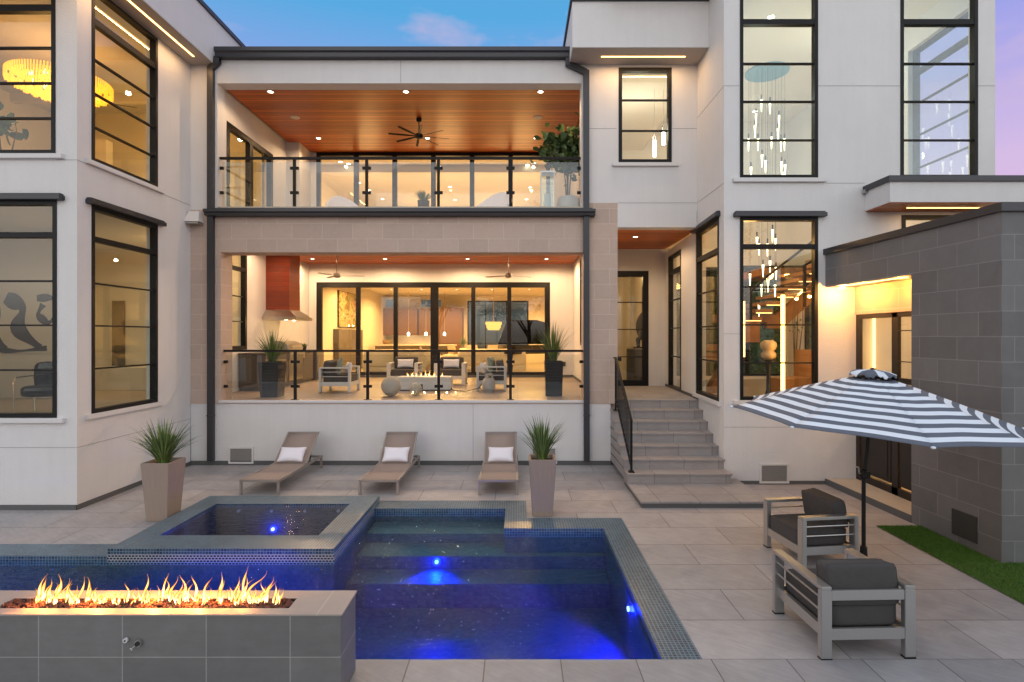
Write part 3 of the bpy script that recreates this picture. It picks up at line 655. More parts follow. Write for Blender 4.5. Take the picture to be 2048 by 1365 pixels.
hr = thing('handrail', 'black metal stair handrail with thin upright bars left of the steps', 'handrail', (1.95, 10.1, .3), world=True)
mm = MB(); a, b = Vector((1.95, 9.42, 1.15)), Vector((1.95, 10.92, 2.17)); mm.bar(a, b, .045, .03)
mm.bar(b, (1.95, 11.06, 2.17), .045, .03); mm.build('rail', 'black_metal', hr)
mm = MB(); mm.bar((1.95, 9.42, .27), a, .035, .035, (0, 1, 0)); mm.box(1.90, 2.0, 9.37, 9.47, .27, .285); mm.frus(1.95, 9.42, .04, .04, 1.95, 9.42, .02, .02, .285, .32); mm.build('post', 'black_metal', hr)
mm = MB(); mm.bar((1.95, 10.92, 1.13), b, .035, .035, (0, 1, 0)); mm.box(1.90, 2.0, 10.87, 10.97, 1.13, 1.145); mm.build('post', 'black_metal', hr)
mm = MB(); dv = b-a; mm.bar(a-Vector((0,0,.80)), b-Vector((0,0,.80)), .03, .02)
mm.build('bottom_rail', 'black_metal', hr)
for k in range(1, 14):
    p = a+dv*(k/14); MB().bar(p-Vector((0,0,.80)), p, .014, .014, (0, 1, 0)).build('bar', 'black_metal', hr)
mm = MB(); mm.tube([(1.95, 11.06, 2.17), (2.0, 11.08, 2.14), (2.05, 11.09, 2.14)], .012, 8); mm.box(2.03, 2.09, 11.06, 11.10, 2.10, 2.18); mm.build('bracket', 'black_metal', hr)
# ================================================================ GLASS RAILINGS
def railing(name, label, x0, x1, y, z0, ztop, pxs, cz):
    r = thing(name, label, 'railing', ((x0+x1)/2, y, z0), world=True)
    MB().box(x0, x1, y-.03, y+.03, ztop-.045, ztop).build('handrail', 'black_metal', r, bevel=.004)
    edges = [x0]+pxs+[x1]
    for p in pxs:
        m = MB(); m.box(p-.028, p+.028, y-.02, y+.02, z0, ztop-.046); m.box(p-.075, p+.075, y-.035, y+.035, z0, z0+.014); m.build('post', 'black_metal', r)
    for a, b in zip(edges[:-1], edges[1:]):
        MB().box(a+.045, b-.045, y-.006, y+.006, z0+.03, ztop-.10).build('pane', 'glass_rail', r)
    for p in pxs:
        for c in cz: MB().box(p-.085, p+.085, y-.022, y+.022, c-.028, c+.028).build('clamp', 'black_metal', r)
    for c in cz:
        MB().box(x0, x0+.07, y-.022, y+.022, c-.028, c+.028).build('clamp', 'black_metal', r); MB().box(x1-.07, x1, y-.022, y+.022, c-.028, c+.028).build('clamp', 'black_metal', r)
dT = 11.22
railing('glass_railing', 'lower glass railing with black posts along the covered terrace', -5.985, 1.335, dT, 1.30, Z(700, dT), [X(p, dT) for p in (590.5, 735.5, 877.5, 1021)], [Z(724, dT), Z(773, dT)])
dT = 11.20
railing('glass_railing', 'upper glass railing with black posts along the balcony', -6.055, 1.285, dT, 5.21, Z(315, dT), [X(p, dT) for p in (589, 733.5, 877, 1021)], [Z(337, dT), Z(386, dT)])
# ================================================================ VENTS
def vent(label, px0, px1, d, z0, z1):
    v = thing('wall_vent', label, 'vent', ((X(px0, d)+X(px1, d))/2, d, z0), group='crawl space vents in the white walls', world=True)
    a, b = X(px0, d), X(px1, d); y = d
    m = MB(); t = .035
    m.box(a, a+t, y-.03, y, z0, z1); m.box(b-t, b, y-.03, y, z0, z1); m.box(a+t, b-t, y-.03, y, z1-t, z1); m.box(a+t, b-t, y-.03, y, z0, z0+t); m.build('frame', 'trim_white', v)
    m = MB(); m.box(a+t, b-t, y-.012, y, z0+t, z1-t)
    for k in range(9):
        zz = z0+t+(z1-z0-2*t)*(k+.5)/9; m.box(a+t, b-t, y-.020, y-.012, zz-.005, zz+.005)
    m.build('mesh', 'vent_mesh', v)
vent('square vent low in the white wall left of the loungers', 458, 508, 11.113, .03, .37)
vent('vent in the white wall mostly hidden by the middle lounger', 762, 812, 11.113, .03, .37)
vent('vent in the white wall behind the right tall planter', 1062, 1114, 11.113, .03, .37)
vent('square vent low in the tower wall right of the entry steps', 1518, 1577, 9.668, .02, .37)
hv = thing('exhaust_hood', 'small white metal exhaust hood high on the stone at the left', 'vent hood', (-6.45, 11.0, 4.8), world=True)
MB().frus(-6.47, 10.99, .15, .10, -6.47, 11.04, .10, .05, 4.88, 5.10).build('hood', 'trim_white', hv)
MB().box(-6.60, -6.34, 10.90, 11.09, 4.84, 4.87).build('flange', 'alu', hv)
# ================================================================ SUN LOUNGERS
def lounger(x, yrot=0):
    t = thing('sun_lounger', 'lounger', 'sun lounger', (x, 9.0, 0), group='taupe sun loungers in a row')
    w, L, h = .31, 1.88, .25
    m = MB()
    for s in (-1, 1): m.box(s*w-.02 if s > 0 else -w-.02, s*w+.02 if s > 0 else -w+.02, 0, L, h-.045, h)
    m.box(-w+.02, w-.02, 0, .035, h-.04, h-.002); m.box(-w+.02, w-.02, L-.035, L, h-.04, h-.002); m.box(-w+.02, w-.02, 1.14, 1.17, h-.06, h-.03)
    m.build('frame', 'alu_taupe', t, bevel=.006)
    for sx in (-1, 1):
        for y in (.02, L-.02):
            m = MB(); m.box(sx*w-.018, sx*w+.018, y-.018, y+.018, .012, h-.046); m.box(sx*w-.021, sx*w+.021, y-.021, y+.021, 0, .013); m.build('leg', 'alu_taupe', t)
    for k in (-1, 1):
        pass
    m = MB(); m.add([(-w+.02, .03, h+.002), (w-.02, .03, h+.002), (w-.02, .6, h-.012), (-w+.02, .6, h-.012), (w-.02, 1.16, h+.002), (-w+.02, 1.16, h+.002)], [(0,1,2,3),(3,2,4,5)])
    o = m.build('seat', 'sling', t); so = o.modifiers.new('s', 'SOLIDIFY'); so.thickness = .006
    b0, b1 = Vector((0, 1.17, h)), Vector((0, 1.76, h+.47))
    m = MB(); n = 8
    for i in range(n+1):
        p = b0.lerp(b1, i/n); sag = -.012*math.sin(math.pi*i/n)
        m.v += [(-w+.03, p.y, p.z), (0, p.y-sag, p.z+sag), (w-.03, p.y, p.z)]
    for i in range(n):
        for j in range(2): m.f.append((3*i+j, 3*i+j+1, 3*i+j+4, 3*i+j+3)); m.mi.append(0)
    o = m.build('backrest', 'sling', t, smooth=True); so = o.modifiers.new('s', 'SOLIDIFY'); so.thickness = .006
    m = MB()
    for s in (-1, 1): m.bar(b0+Vector((s*(w-.015), 0, 0)), b1+Vector((s*(w-.015), 0, 0)), .028, .02)
    m.bar(b1+Vector((-w, 0, 0)), b1+Vector((w, 0, 0)), .03, .02)
    m.build('backrest_frame', 'alu_taupe', t)
    m = MB()
    for s in (-1, 1): m.bar((s*(w-.05), 1.42, h-.02), (s*(w-.05), 1.5, h+.24), .02, .012); m.bar((s*(w-.05), 1.42, h-.05), (s*(w-.05), 1.66, h-.02), .02, .012)
    m.build('strut', 'rubber', t)
    return t
L1 = lounger(-4.235)
def pillow_obj(name, label, mt, loc, hx, hy, hz, rot, group=None, cat='pillow', e=.30):
    m = MB(); vs0 = len(m.v)
    bm = bmesh.new(); bmesh.ops.create_cube(bm, size=2); bmesh.ops.subdivide_edges(bm, edges=bm.edges[:], cuts=9, use_grid_fill=True)
    vs = []
    rnd = random.Random(hash(label) % 1000)
    ph = rnd.random()*6
    for v in bm.verts:
        c = v.co; r = max(abs(c.x), abs(c.y))
        thick = max(.06, (1-c.x**4)*(1-c.y**4))**.5
        pull = 1-.07*(1-c.x*c.x)*(abs(c.y) > .99)-.0
        x = c.x*hx*(1-.06*(1-c.y*c.y)*abs(c.x)); y = c.y*hy*(1-.09*(1-c.x*c.x)*abs(c.y)); z = c.z*hz*thick
        z += .06*hz*math.sin(5*c.x+ph)*math.cos(4*c.y+ph)*thick
        w = rot @ Vector((x, y, z)); vs.append(tuple(w))
    fs = [tuple(v.index for v in f.verts) for f in bm.faces]; bm.free(); m.add(vs, fs)
    o = m.build(name, mt, None, smooth='all'); o.location = loc
    tag(o, label, cat, group); return o
ang = math.atan2(.47, .59)
def lounge_pillow(x, label):
    rot = Matrix.Rotation(ang+.12, 3, 'X')
    pillow_obj('pillow', label, 'white_fabric', (x, 9.0+1.17+.07, .25+.15), .235, .155, .065, rot, 'white pillows on the loungers')
lab = ['leftmost of the three taupe sun loungers, behind the hot tub', 'middle one of the three taupe sun loungers by the white wall', 'rightmost taupe sun lounger, next to the tall right planter']
L1['label'] = lab[0]; L1.rotation_euler.z = R(-1.5); L1.location.x = -4.23
L2 = copy_tree(L1, (-2.275, 9.0, 0), R(-.6), lab[1]); L3 = copy_tree(L1, (-.315, 9.0, 0), R(.2), lab[2])
lounge_pillow(-4.20, 'white pillow on the leftmost sun lounger'); lounge_pillow(-2.26, 'white pillow on the middle sun lounger'); lounge_pillow(-.31, 'white pillow on the rightmost sun lounger')
# ================================================================ PLANTERS AND GRASSES
def planter(label, x, y, bw, tw, h, mt='planter_taupe', z=0, rz=0, name='planter', wall=.035):
    t = thing(name, label, 'planter', (x, y, z), rz)
    b, c = bw/2, tw/2
    m = MB()
    vs = [(-b,-b,0),(b,-b,0),(b,b,0),(-b,b,0),(-c,-c,h),(c,-c,h),(c,c,h),(-c,c,h),(-c+wall,-c+wall,h),(c-wall,-c+wall,h),(c-wall,c-wall,h),(-c+wall,c-wall,h),(-c+wall+.01,-c+wall+.01,h-.06),(c-wall-.01,-c+wall+.01,h-.06),(c-wall-.01,c-wall-.01,h-.06),(-c+wall+.01,c-wall-.01,h-.06)]
    fs = [(0,3,2,1)]
    for a, bb in ((0, 4), (4, 8), (8, 12)):
        for i in range(4): j = (i+1) % 4; fs.append((a+i, a+j, bb+j, bb+i))
    fs.append((12,13,14,15)); m.add(vs, fs); m.build('pot', mt, t, bevel=.008)
    MB().box(-c+wall+.012, c-wall-.012, -c+wall+.012, c-wall-.012, h-.058, h-.05).build('soil', 'soil', t)
    return t
def grass(label, x, y, z, n, h, spread, seed, w=.011, group='spiky grasses in the planters', lean=(0, 0), mts=('blade', 'blade_light')):
    rnd = random.Random(seed); m = MB()
    for i in range(n):
        a = rnd.random()*6.283; rr = rnd.random()**.7; L = h*rnd.uniform(.55, 1.08); out = spread*rr*rnd.uniform(.7, 1.25); droop = rnd.random()**2.2*.5*(rr > .4)
        bx, by = math.cos(a)*.06*rr, math.sin(a)*.06*rr; px, py = -math.sin(a), math.cos(a); m.m = 1 if rnd.random() < .35 else 0
        o = len(m.v); K = 6; tw = rnd.uniform(-.6, .6)
        for k in range(K+1):
            s = k/K; r = out*(s**1.5)*(1+.25*s*droop); zz = L*(s-.55*droop*s**3)*(1-.28*(out/h)**2*s)
            ww = w*(1-s)**.6*(.55+.9*min(1, s*4))*.5+.0004
            ca, sa = math.cos(tw*s), math.sin(tw*s)
            qx, qy = px*ca+math.cos(a)*sa, py*ca+math.sin(a)*sa
            cx, cy_ = bx+math.cos(a)*r+lean[0]*s*s, by+math.sin(a)*r+lean[1]*s*s
            m.v += [(cx-qx*ww, cy_-qy*ww, zz), (cx+math.cos(a)*ww*.3, cy_+math.sin(a)*ww*.3, zz-ww*.35), (cx+qx*ww, cy_+qy*ww, zz)]
        for k in range(K):
            for j in (0, 1): m.f.append((o+3*k+j, o+3*k+j+1, o+3*k+j+4, o+3*k+j+3)); m.mi.append(m.m)
    ob = m.build('grass_plant', list(mts)); ob.location = (x, y, z); tag(ob, label, 'plant', group); return ob
planter('tall tapered taupe planter at the left, beside the hot tub', -5.05, 7.85, .30, .405, .83)
grass('bushy spiky grass in the left taupe planter', -5.05, 7.85, .775, 230, .64, .40, 3, w=.017)
planter('tall narrow taupe planter at the pool edge right of the loungers', .36, 8.06, .29, .395, .83)
grass('upright spiky grass in the right taupe planter', .36, 8.06, .775, 190, .66, .33, 8, w=.016)
planter('glossy black terrace planter at the left, behind the glass railing', -5.28, 11.85, .36, .44, .75, 'planter_black', 1.30)
grass('green grass in the left black terrace planter', -5.28, 11.85, 2.0, 170, .74, .40, 12, w=.013)
planter('glossy black terrace planter at the right, near the side window', .79, 12.1, .36, .40, .76, 'planter_black', 1.30)
grass('tall loose grass in the right black terrace planter', .79, 12.1, 2.0, 150, .92, .44, 15, w=.012)
# ================================================================ ALUMINIUM ARMCHAIRS
def armchair(label, loc, rz, w=.78, dp=.78, cm='cushion', am='alu', h=.59, group='aluminium frame armchairs'):
    t = thing('armchair', label, 'armchair', loc, rz, group)
    pw, pd = .09, .052; a, b = w/2, dp/2
    for sx in (-1, 1):
        for sy in (-1, 1):
            x = sx*(a-pw/2); y = sy*(b-pd/2)
            g = MB().box(x-pw/2, x+pw/2, y-pd/2, y+pd/2, .012, h-.0345).build('leg', am, t, bevel=.004); MB().box(x-pw/2-.001, x+pw/2+.001, y-pd/2-.001, y+pd/2+.001, 0, .012).build('foot_cap', 'rubber', g)
        MB().box(sx*(a-pw) if sx > 0 else -a, sx*a if sx > 0 else -a+pw, -b, b, h-.034, h).build('armrest', am, t, bevel=.007)
        for z in (.48, .375):
            MB().tube([(sx*(a-.03), -b+pd-.004, z), (sx*(a-.03), b-pd+.004, z)], .0085, 8).build('side_rail', am, t)
        MB().box(sx*(a-.05)-.015, sx*(a-.05)+.015, -b+pd, b-pd, .16, .25).build('apron', am, t)
    for y in (-b+.018, b-.018): MB().box(-a+pw, a-pw, y-.012, y+.012, .16, .25).build('apron', am, t)
    MB().box(-a+pw, a-pw, -b+.006, -b+.032, .475, .555).build('back_rail', am, t, bevel=.003)
    MB().box(-a+pw+.01, a-pw-.01, -b+.05, b-.05, .20, .225).build('slat_base', am, t)
    m = MB(); m.soft(0, .02, .325, a-pw-.004, b-.035, .095, 11, .085); sc0 = m.build('seat_cushion', cm, t, smooth='all')
    m = MB(); rot = Matrix.Rotation(R(-9), 3, 'X'); m.soft(0, -b+.145, .565, a-pw-.006, .085, .160, 11, .085, rot); bc = m.build('back_cushion', cm, t, smooth='all')
    for yy in (-.068, .068):
        pp = []
        for i in range(49):
            a_ = 2*math.pi*i/48; c_, s_ = math.cos(a_), math.sin(a_); r_ = (abs(c_)**11.8+abs(s_)**11.8)**(-1/11.8); v_ = rot @ Vector((c_*r_*(a-pw-.006), yy, s_*r_*.160)); pp.append((v_.x, v_.y-b+.145, v_.z+.565))
        MB().tube(pp, .0045, 6, False).build('piping', cm, bc, smooth='all')
    pp = []
    for i in range(49):
        a_ = 2*math.pi*i/48; c_, s_ = math.cos(a_), math.sin(a_); r_ = (abs(c_)**11.8+abs(s_)**11.8)**(-1/11.8); pp.append((c_*r_*(a-pw-.004), .02+s_*r_*(b-.035), .325+.078))
    MB().tube(pp, .0045, 6, False).build('piping', cm, sc0, smooth='all')
    return t
armchair('nearest aluminium armchair with its back to the camera, beside the pool', (2.81, 4.815, 0), R(2.0), .78, .79)
armchair('aluminium armchair with dark cushions beside the umbrella pole', (3.44, 6.50, 0), R(97), .77, .68)
# ================================================================ UMBRELLA
ub = thing('patio_umbrella', 'large tilted patio umbrella with slate and white stripes', 'umbrella', (3.82, 6.07, 0), world=True)
C0 = Vector((3.881, 6.065, 1.709)); NN = Vector((.039, -.051, 1)).normalized(); RR = 1.429; HH = .49; PH = 2.901
ua = Vector((0, 1, 0)).cross(NN).normalized(); vb = NN.cross(ua)
def rimp(k): t = PH+2*math.pi*k/8; return C0+RR*(math.cos(t)*ua+math.sin(t)*vb)
AP = C0+NN*HH
NS = 17; NT = 10
m = MB()
for k in range(8):
    a, b = rimp(k), rimp(k+1); o = len(m.v)
    for i in range(2*NS+1):
        s = .13+(1-.13)*i/(2*NS)
        for j in range(NT+1):
            u = j/NT; ra = AP.lerp(a, s); rb = AP.lerp(b, s)
            sag = 4*u*(1-u)
            p = ra.lerp(rb, u) + NN*(.014*math.sin(math.pi*s)*(1-.25*sag)) - NN*(.018*sag*s*s) + (AP.lerp((a+b)/2, s)-AP)*(-.035*sag*s)
            p += NN*.0025*math.sin(9*u+k*2+s*7)*sag
            m.v.append(tuple(p))
    for i in range(2*NS):
        for j in range(NT):
            m.m = 0 if ((2*NS-1-i)//2) % 2 == 0 else 1
            q = o+i*(NT+1)+j; m.f.append((q, q+1, q+NT+2, q+NT+1)); m.mi.append(m.m)
can = m.build('canopy', ['umb_dark', 'umb_light'], ub, smooth='all'); so = can.modifiers.new('s', 'SOLIDIFY'); so.thickness = .003
m = MB(); nv = 64
for i, (r, h) in enumerate(((.0, .030), (.08, .022), (.16, .000), (.235, -.035))):
    for j in range(nv):
        t = PH+2*math.pi*j/nv; sc = math.cos(math.pi/8)/math.cos(((2*math.pi*j/nv) % (math.pi/4))-math.pi/8)
        wv = (.014*math.sin(j*.86+1)+.014*math.sin(j*2.3))*(i == 3)+(.012*math.sin(j*1.3)+.006*math.sin(j*2.9))*(i == 2)
        p = AP+NN*(h+wv+.01)+(math.cos(t)*ua+math.sin(t)*vb)*r*sc; m.v.append(tuple(p))
for i in range(3):
    for j in range(nv): m.f.append((i*nv+j, i*nv+(j+1) % nv, (i+1)*nv+(j+1) % nv, (i+1)*nv+j)); m.mi.append(0 if (i*3+j//5) % 3 else 1)
v = m.build('vent_cap', ['umb_dark', 'umb_light'], can, smooth='all'); so = v.modifiers.new('s', 'SOLIDIFY'); so.thickness = .003
MB().lathe([(.018, 0), (.03, .006), (.024, .016), (.006, .022)], tuple(AP+NN*.035), 12).build('finial', 'black_metal', ub)
TJ = AP-NN*.62; hubp = AP-NN*.08
m = MB(); m.tube([(3.82, 6.07, .05), (3.82, 6.07, 1.14)], .021, 14); m.tube([(3.82, 6.07, 1.06), tuple(C0-NN*.38), tuple(AP)], .0195, 14); m.build('pole', 'black_metal', ub)
m = MB(); m.tube([(3.82, 6.07, 1.03), (3.82, 6.07, 1.05), (3.82, 6.07, 1.12), (3.82, 6.07, 1.14)], [.028, .040, .040, .028], 14); m.box(3.79, 3.85, 6.0, 6.05, 1.05, 1.12)
hs = m.build('crank_housing', 'black_metal', ub)
m = MB(); m.tube([(3.78, 6.05, 1.09), (3.74, 6.02, 1.10), (3.72, 6.0, 1.17), (3.68, 5.98, 1.18)], .008, 8); m.build('crank_handle', 'alu', hs)
m = MB(); m.lathe([(.24, 0), (.24, .03), (.20, .05), (.04, .06), (.035, .28)], (3.82, 6.07, 0), 32); m.build('base', 'black_metal', ub)
for k in range(8):
    a = rimp(k); p0 = AP-NN*.03; q = AP.lerp(a, 1.0)
    m = MB(); mid = AP.lerp(a, .5)+NN*(.014-.012); m.tube([tuple(p0), tuple(AP.lerp(a,.25)-NN*.004), tuple(mid), tuple(AP.lerp(a,.75)-NN*.004), tuple(q+NN*(-.005))], .006, 6); rb = m.build('rib', 'black_metal', ub)
    MB().tube([tuple(AP-NN*.36), tuple(mid)], .005, 6).build('strut', 'black_metal', rb)
    MB().soft(q.x, q.y, q.z, .018, .018, .012, 3, .4).build('rib_tip', 'umb_light', rb)
# ================================================================ FIRE PIT
fp = thing('fire_pit', 'long raised tiled fire pit with flames over lava rock in front of the pool', 'fire pit', (-2.7, 4.1, 0), world=True)
F0, F1, FZ = 3.915, 4.285, .62
TX0, TX1, TY0, TY1 = -3.80, -1.665, 4.005, 4.155
m = MB(); m.box(-4.9, -1.26, F0+.006, F1-.006, 0, FZ-.012); m.build('body', 'pit_face_shaded', fp)
m = MB(); m.add([], [])
for b in ((-4.9, -1.25, F0, TY0), (-4.9, -1.25, TY1, F1), (-4.9, TX0, TY0, TY1), (TX1, -1.25, TY0, TY1)): m.box(*b, FZ-.0118, FZ)
m.build('top', 'pit_top', fp)
m = MB(); m.box(TX0, TX1, TY0-.001, TY0+.004, FZ-.05, FZ-.001); m.box(TX0, TX1, TY1-.004, TY1+.001, FZ-.05, FZ-.001); m.box(TX1-.003, TX1+.001, TY0, TY1, FZ-.05, FZ-.001); m.box(TX0, TX1, TY0, TY1, FZ-.0117, FZ-.0112)
m.build('trough', 'stone_top', fp)
rnd = random.Random(7)
mat('lava', (.16, .055, .035), .9, bump=.8, bscale=90, var=.35, vscale=22)
m = MB()
bmr = bmesh.new(); bmesh.ops.create_icosphere(bmr, subdivisions=2, radius=1); base = [v.co.copy() for v in bmr.verts]; bf_ = [tuple(v.index for v in f.verts) for f in bmr.faces]; bmr.free()
for i in range(950):
    x = rnd.uniform(TX0+.01, TX1-.012); y = rnd.uniform(TY0+.008, TY1-.008); s = rnd.uniform(.006, .0135)
    rot = Matrix.Rotation(rnd.random()*6, 3, Vector((rnd.random(), rnd.random(), rnd.random()+.1)).normalized()); sc = Vector((rnd.uniform(.8, 1.5), rnd.uniform(.7, 1.1), rnd.uniform(.5, .9)))
    ph = rnd.random()*9; z = FZ-.006+rnd.random()*.014*(1-abs((y-4.08)/.08)**2)
    m.add([tuple(rot @ Vector((c.x*sc.x, c.y*sc.y, c.z*sc.z))*s*(1+.22*math.sin(4*c.x+ph)*math.cos(5*c.y+ph)+.12*math.sin(9*c.z+ph))+Vector((x, y, z))) for c in base], bf_)
o = m.build('lava_rock', 'lava', fp); o['kind'] = 'stuff'
# flames
fm = bpy.data.materials.new('flame'); fm.use_nodes = True; t = fm.node_tree; t.nodes.clear()
lw = N('ShaderNodeLayerWeight', t, inp={'Blend': .5})
core = MATH(t, 'SUBTRACT', 1.0, lw.outputs['Facing'])
uvn = N('ShaderNodeAttribute', t, attribute_name='tip')
hot = MATH(t, 'MULTIPLY', core, MATH(t, 'SUBTRACT', 1.15, MATH(t, 'MULTIPLY', uvn.outputs['Fac'], .6)), True)
fc = RAMP(t, hot, [(0, (1, .16, .01)), (.35, (1, .26, .02)), (.65, (1, .46, .07)), (.9, (1, .80, .34)), (1, (1, .95, .7))])
em = N('ShaderNodeEmission', t); t.links.new(fc, em.inputs[0]); es = MATH(t, 'MULTIPLY_ADD', MATH(t, 'POWER', hot, 1.8), 4.2); es.node.inputs[2].default_value = .75; t.links.new(es, em.inputs[1])
tr = N('ShaderNodeBsdfTransparent', t); mx = N('ShaderNodeMixShader', t); oo = N('ShaderNodeOutputMaterial', t)
al = MATH(t, 'POWER', core, .7, True); al = MATH(t, 'MULTIPLY', al, 1.25, True)
bs = MATH(t, 'MULTIPLY', uvn.outputs['Fac'], 7.0, True)   # thin blue-less root
al = MATH(t, 'MULTIPLY', al, MATH(t, 'ADD', .25, MATH(t, 'MULTIPLY', bs, .75)))
t.links.new(al, mx.inputs[0]); t.links.new(tr.outputs[0], mx.inputs[1]); t.links.new(em.outputs[0], mx.inputs[2]); t.links.new(mx.outputs[0], oo.inputs[0])
M['flame'] = fm
def flame(x, y, z, h, seed, parent, w=.016, lean=0):
    rnd = random.Random(seed); m = MB(); tips = []
    def tongue(x, y, z, h, w, lean, ph, amp):
        K = 16; n = 8; pts = []; rs = []
        for k in range(K+1):
            s = k/K
            pts.append((x+lean*s*h+amp*h*math.sin(ph+5.5*s)*s**.8, y+.5*amp*h*math.cos(ph*1.7+5*s)*s, z+h*s))
            rs.append(max(.0006, w*(math.sin(math.pi*min(1, (s*.80+.16)))**1.4)*(1+.28*math.sin(ph*3+11*s))*(1-s**3)))
        o = len(m.v); m.tube(pts, rs, n, False)
        for k in range(K+1): tips.extend([k/K]*n)
    k = rnd.choice((1, 2, 3, 4))
    tongue(x, y, z, h, w*rnd.uniform(.8, 1.25), lean+rnd.uniform(-.25, .25), rnd.random()*6, rnd.uniform(.06, .16))
    for i in range(k): tongue(x+rnd.uniform(-.022, .022), y+rnd.uniform(-.02, .02), z, h*rnd.uniform(.35, .85), w*rnd.uniform(.4, .8), lean+rnd.uniform(-.6, .6), rnd.random()*6, rnd.uniform(.08, .24))
    o = m.build('flame', 'flame', parent, smooth='all')
    at = o.data.attributes.new('tip', 'FLOAT', 'POINT'); at.data.foreach_set('value', tips)
    return o
FL = [(72,.18),(84,.16),(98,.15),(108,.19),(131,.12),(140,.13),(152,.15),(172,.16),(178,.12),(190,.09),(200,.11),(209,.10),(228,.10),(236,.09),(254,.11),(270,.08),(284,.17),(294,.12),(323,.14),(338,.15),(349,.17),(357,.15),(366,.19),(374,.13),(391,.14),(404,.22),(418,.09),(436,.20),(441,.15),(462,.19),(476,.17),(484,.20),(501,.13),(508,.15),(521,.13),(534,.18),(547,.12),(558,.10)]
rnd = random.Random(11)
for i, (px, h) in enumerate(FL):
    d = 4.08+rnd.uniform(-.03, .03)
    flame(X(px, d), d, FZ+.0, h*1.12*rnd.uniform(.7, 1.35), 100+i, fp, .009 if h < .13 else .0115, .12)
for px in (95, 200, 310, 400, 480): plight((X(px, 4.09), 4.09, FZ+.10), 15, (1, .36, .07), .03)
kv = thing('gas_valve', 'round black gas valve with a chrome key on the front of the fire pit', 'gas valve', (X(275, 3.9), 3.91, Z(1288, 3.9)))
m = MB(); m.tube([(0, .004, 0), (0, -.010, 0)], .024, 24); m.build('plate', 'alu', kv)
m = MB(); m.tube([(0, -.010, 0), (0, -.018, 0)], .017, 20); m.build('socket', 'rubber', kv)
m = MB(); m.tube([(0, -.012, 0), (-.028, -.018, -.024), (-.04, -.020, -.034)], .003, 8); m.tube([(-.048, -.020, -.027), (-.031, -.020, -.042)], .0035, 8); m.build('key', 'steel', kv)
ig = thing('igniter_button', 'small white igniter button left of the gas valve', 'button', (X(250, 3.9), 3.91, Z(1282, 3.9)))
m = MB(); m.tube([(0, .004, 0), (0, -.012, 0)], .016, 20); m.build('ring', 'trim_white', ig); m = MB(); m.tube([(0, -.012, 0), (0, -.016, 0)], .006, 12); m.build('button', 'rubber', ig)
# ================================================================ CEILING FANS, DOWNLIGHTS, SPEAKERS
def fan(label, x, y, zc, rod, rad, nb, mt, bw=.07, rz=.2, group=None, hub='black_metal'):
    f = thing('ceiling_fan', label, 'ceiling fan', (x, y, zc), rz, group)
    m = MB(); m.lathe([(.02, -.09), (.055, -.08), (.065, -.03), (.06, 0)], (0,0,0), 20); m.tube([(0,0,0), (0,0,-rod)], .012, 10); m.build('downrod', hub, f)
    m = MB(); m.lathe([(.03, -.10), (.08, -.085), (.095, -.045), (.085, 0), (.03, .03)], (0,0,-rod-.02), 24); m.build('motor', hub, f)
    for k in range(nb):
        a = 2*math.pi*k/nb; c, s = math.cos(a), math.sin(a); m = MB(); o = len(m.v)
        def P_(r, w, dz): return (c*r-s*w, s*r+c*w, -rod-.06+dz)
        tw = .28 if nb > 3 else .22
        vs = []
        for r, w in ((.08, .25), (.16, .30), (.3, .5), (rad*.7, .5), (rad, .46)):
            w *= bw*2; vs += [P_(r, -w/2, -w/2*tw), P_(r, w/2, w/2*tw)]
        n0 = len(vs); vs += [(v[0], v[1], v[2]-.008) for v in vs]
        fs = []
        for i in range(4): a0 = 2*i; fs += [(a0, a0+1, a0+3, a0+2), (n0+a0+2, n0+a0+3, n0+a0+1, n0+a0), (a0, a0+2, n0+a0+2, n0+a0), (a0+1, n0+a0+1, n0+a0+3, a0+3)]
        fs += [(0, n0, n0+1, 1), (8, 9, n0+9, n0+8)]
        m.add(vs, fs); m.build('blade', mt, f)
    return f
fan('black eight bladed ceiling fan under the balcony wood ceiling', X(838, 12.9), 12.9, 7.715, .36, .70, 8, 'black_metal', .055, .25)
fan('pale three bladed ceiling fan at the left of the covered terrace', X(674, 14.5), 14.5, 4.88, .62, .70, 3, 'silver_blade', .07, .15, hub='silver_blade')
fan('pale three bladed ceiling fan at the right of the covered terrace', X(1017, 14.5), 14.5, 4.88, .62, .70, 3, 'silver_blade', .07, .55, hub='silver_blade')
def down(label, x, y, z, e, r=.055, col=(1, .66, .36), group='recessed ceiling downlights', size=160):
    t = thing('downlight', label, 'ceiling light', (x, y, z), 0, group)
    m = MB(); n = 20
    m.lathe([(r+.022, -.001), (r+.020, -.008), (r, -.009), (r-.004, -.002)], (0,0,0), 20); m.build('trim', 'ceiling_paint', t)
    m = MB(); m.lathe([(r-.004, -.0045), (.004, -.0065)], (0,0,0), 16); m.build('lens', 'bulb', t)
    if e: plight((x, y, z-.035), e, col, .045, 'SPOT', size=size)
    return t
i = 0
for nm, px in (('left', 541), ('middle', 812), ('right', 1081)): down(f'{nm} downlight in the front row of the balcony wood ceiling', X(px, 11.5), 11.5, 7.715, 50)
for nm, px, py in (('left', 637, 277), ('middle', 855, 281), ('right', 1072, 279)): down(f'{nm} downlight in the back row of the balcony wood ceiling', X(px, 14.2), 14.2, 7.715, 60)
for nm, px in (('left', 590), ('right', 1076)):
    o = MB().lathe([(.11, 0), (.11, -.006), (.10, -.008), (.0, -.009)], (0,0,0), 28).build('ceiling_speaker', 'ceiling_paint'); o.location = (X(px, 12.85), 12.85, 7.714); tag(o, f'{nm} round white speaker flush in the balcony wood ceiling', 'speaker')
for nm, px in (('first', 625), ('second', 770), ('third', 935), ('fourth', 1093)): down(f'{nm} downlight from the left in the covered terrace ceiling', X(px, 16.2), 16.2, 4.88, 190, size=176)
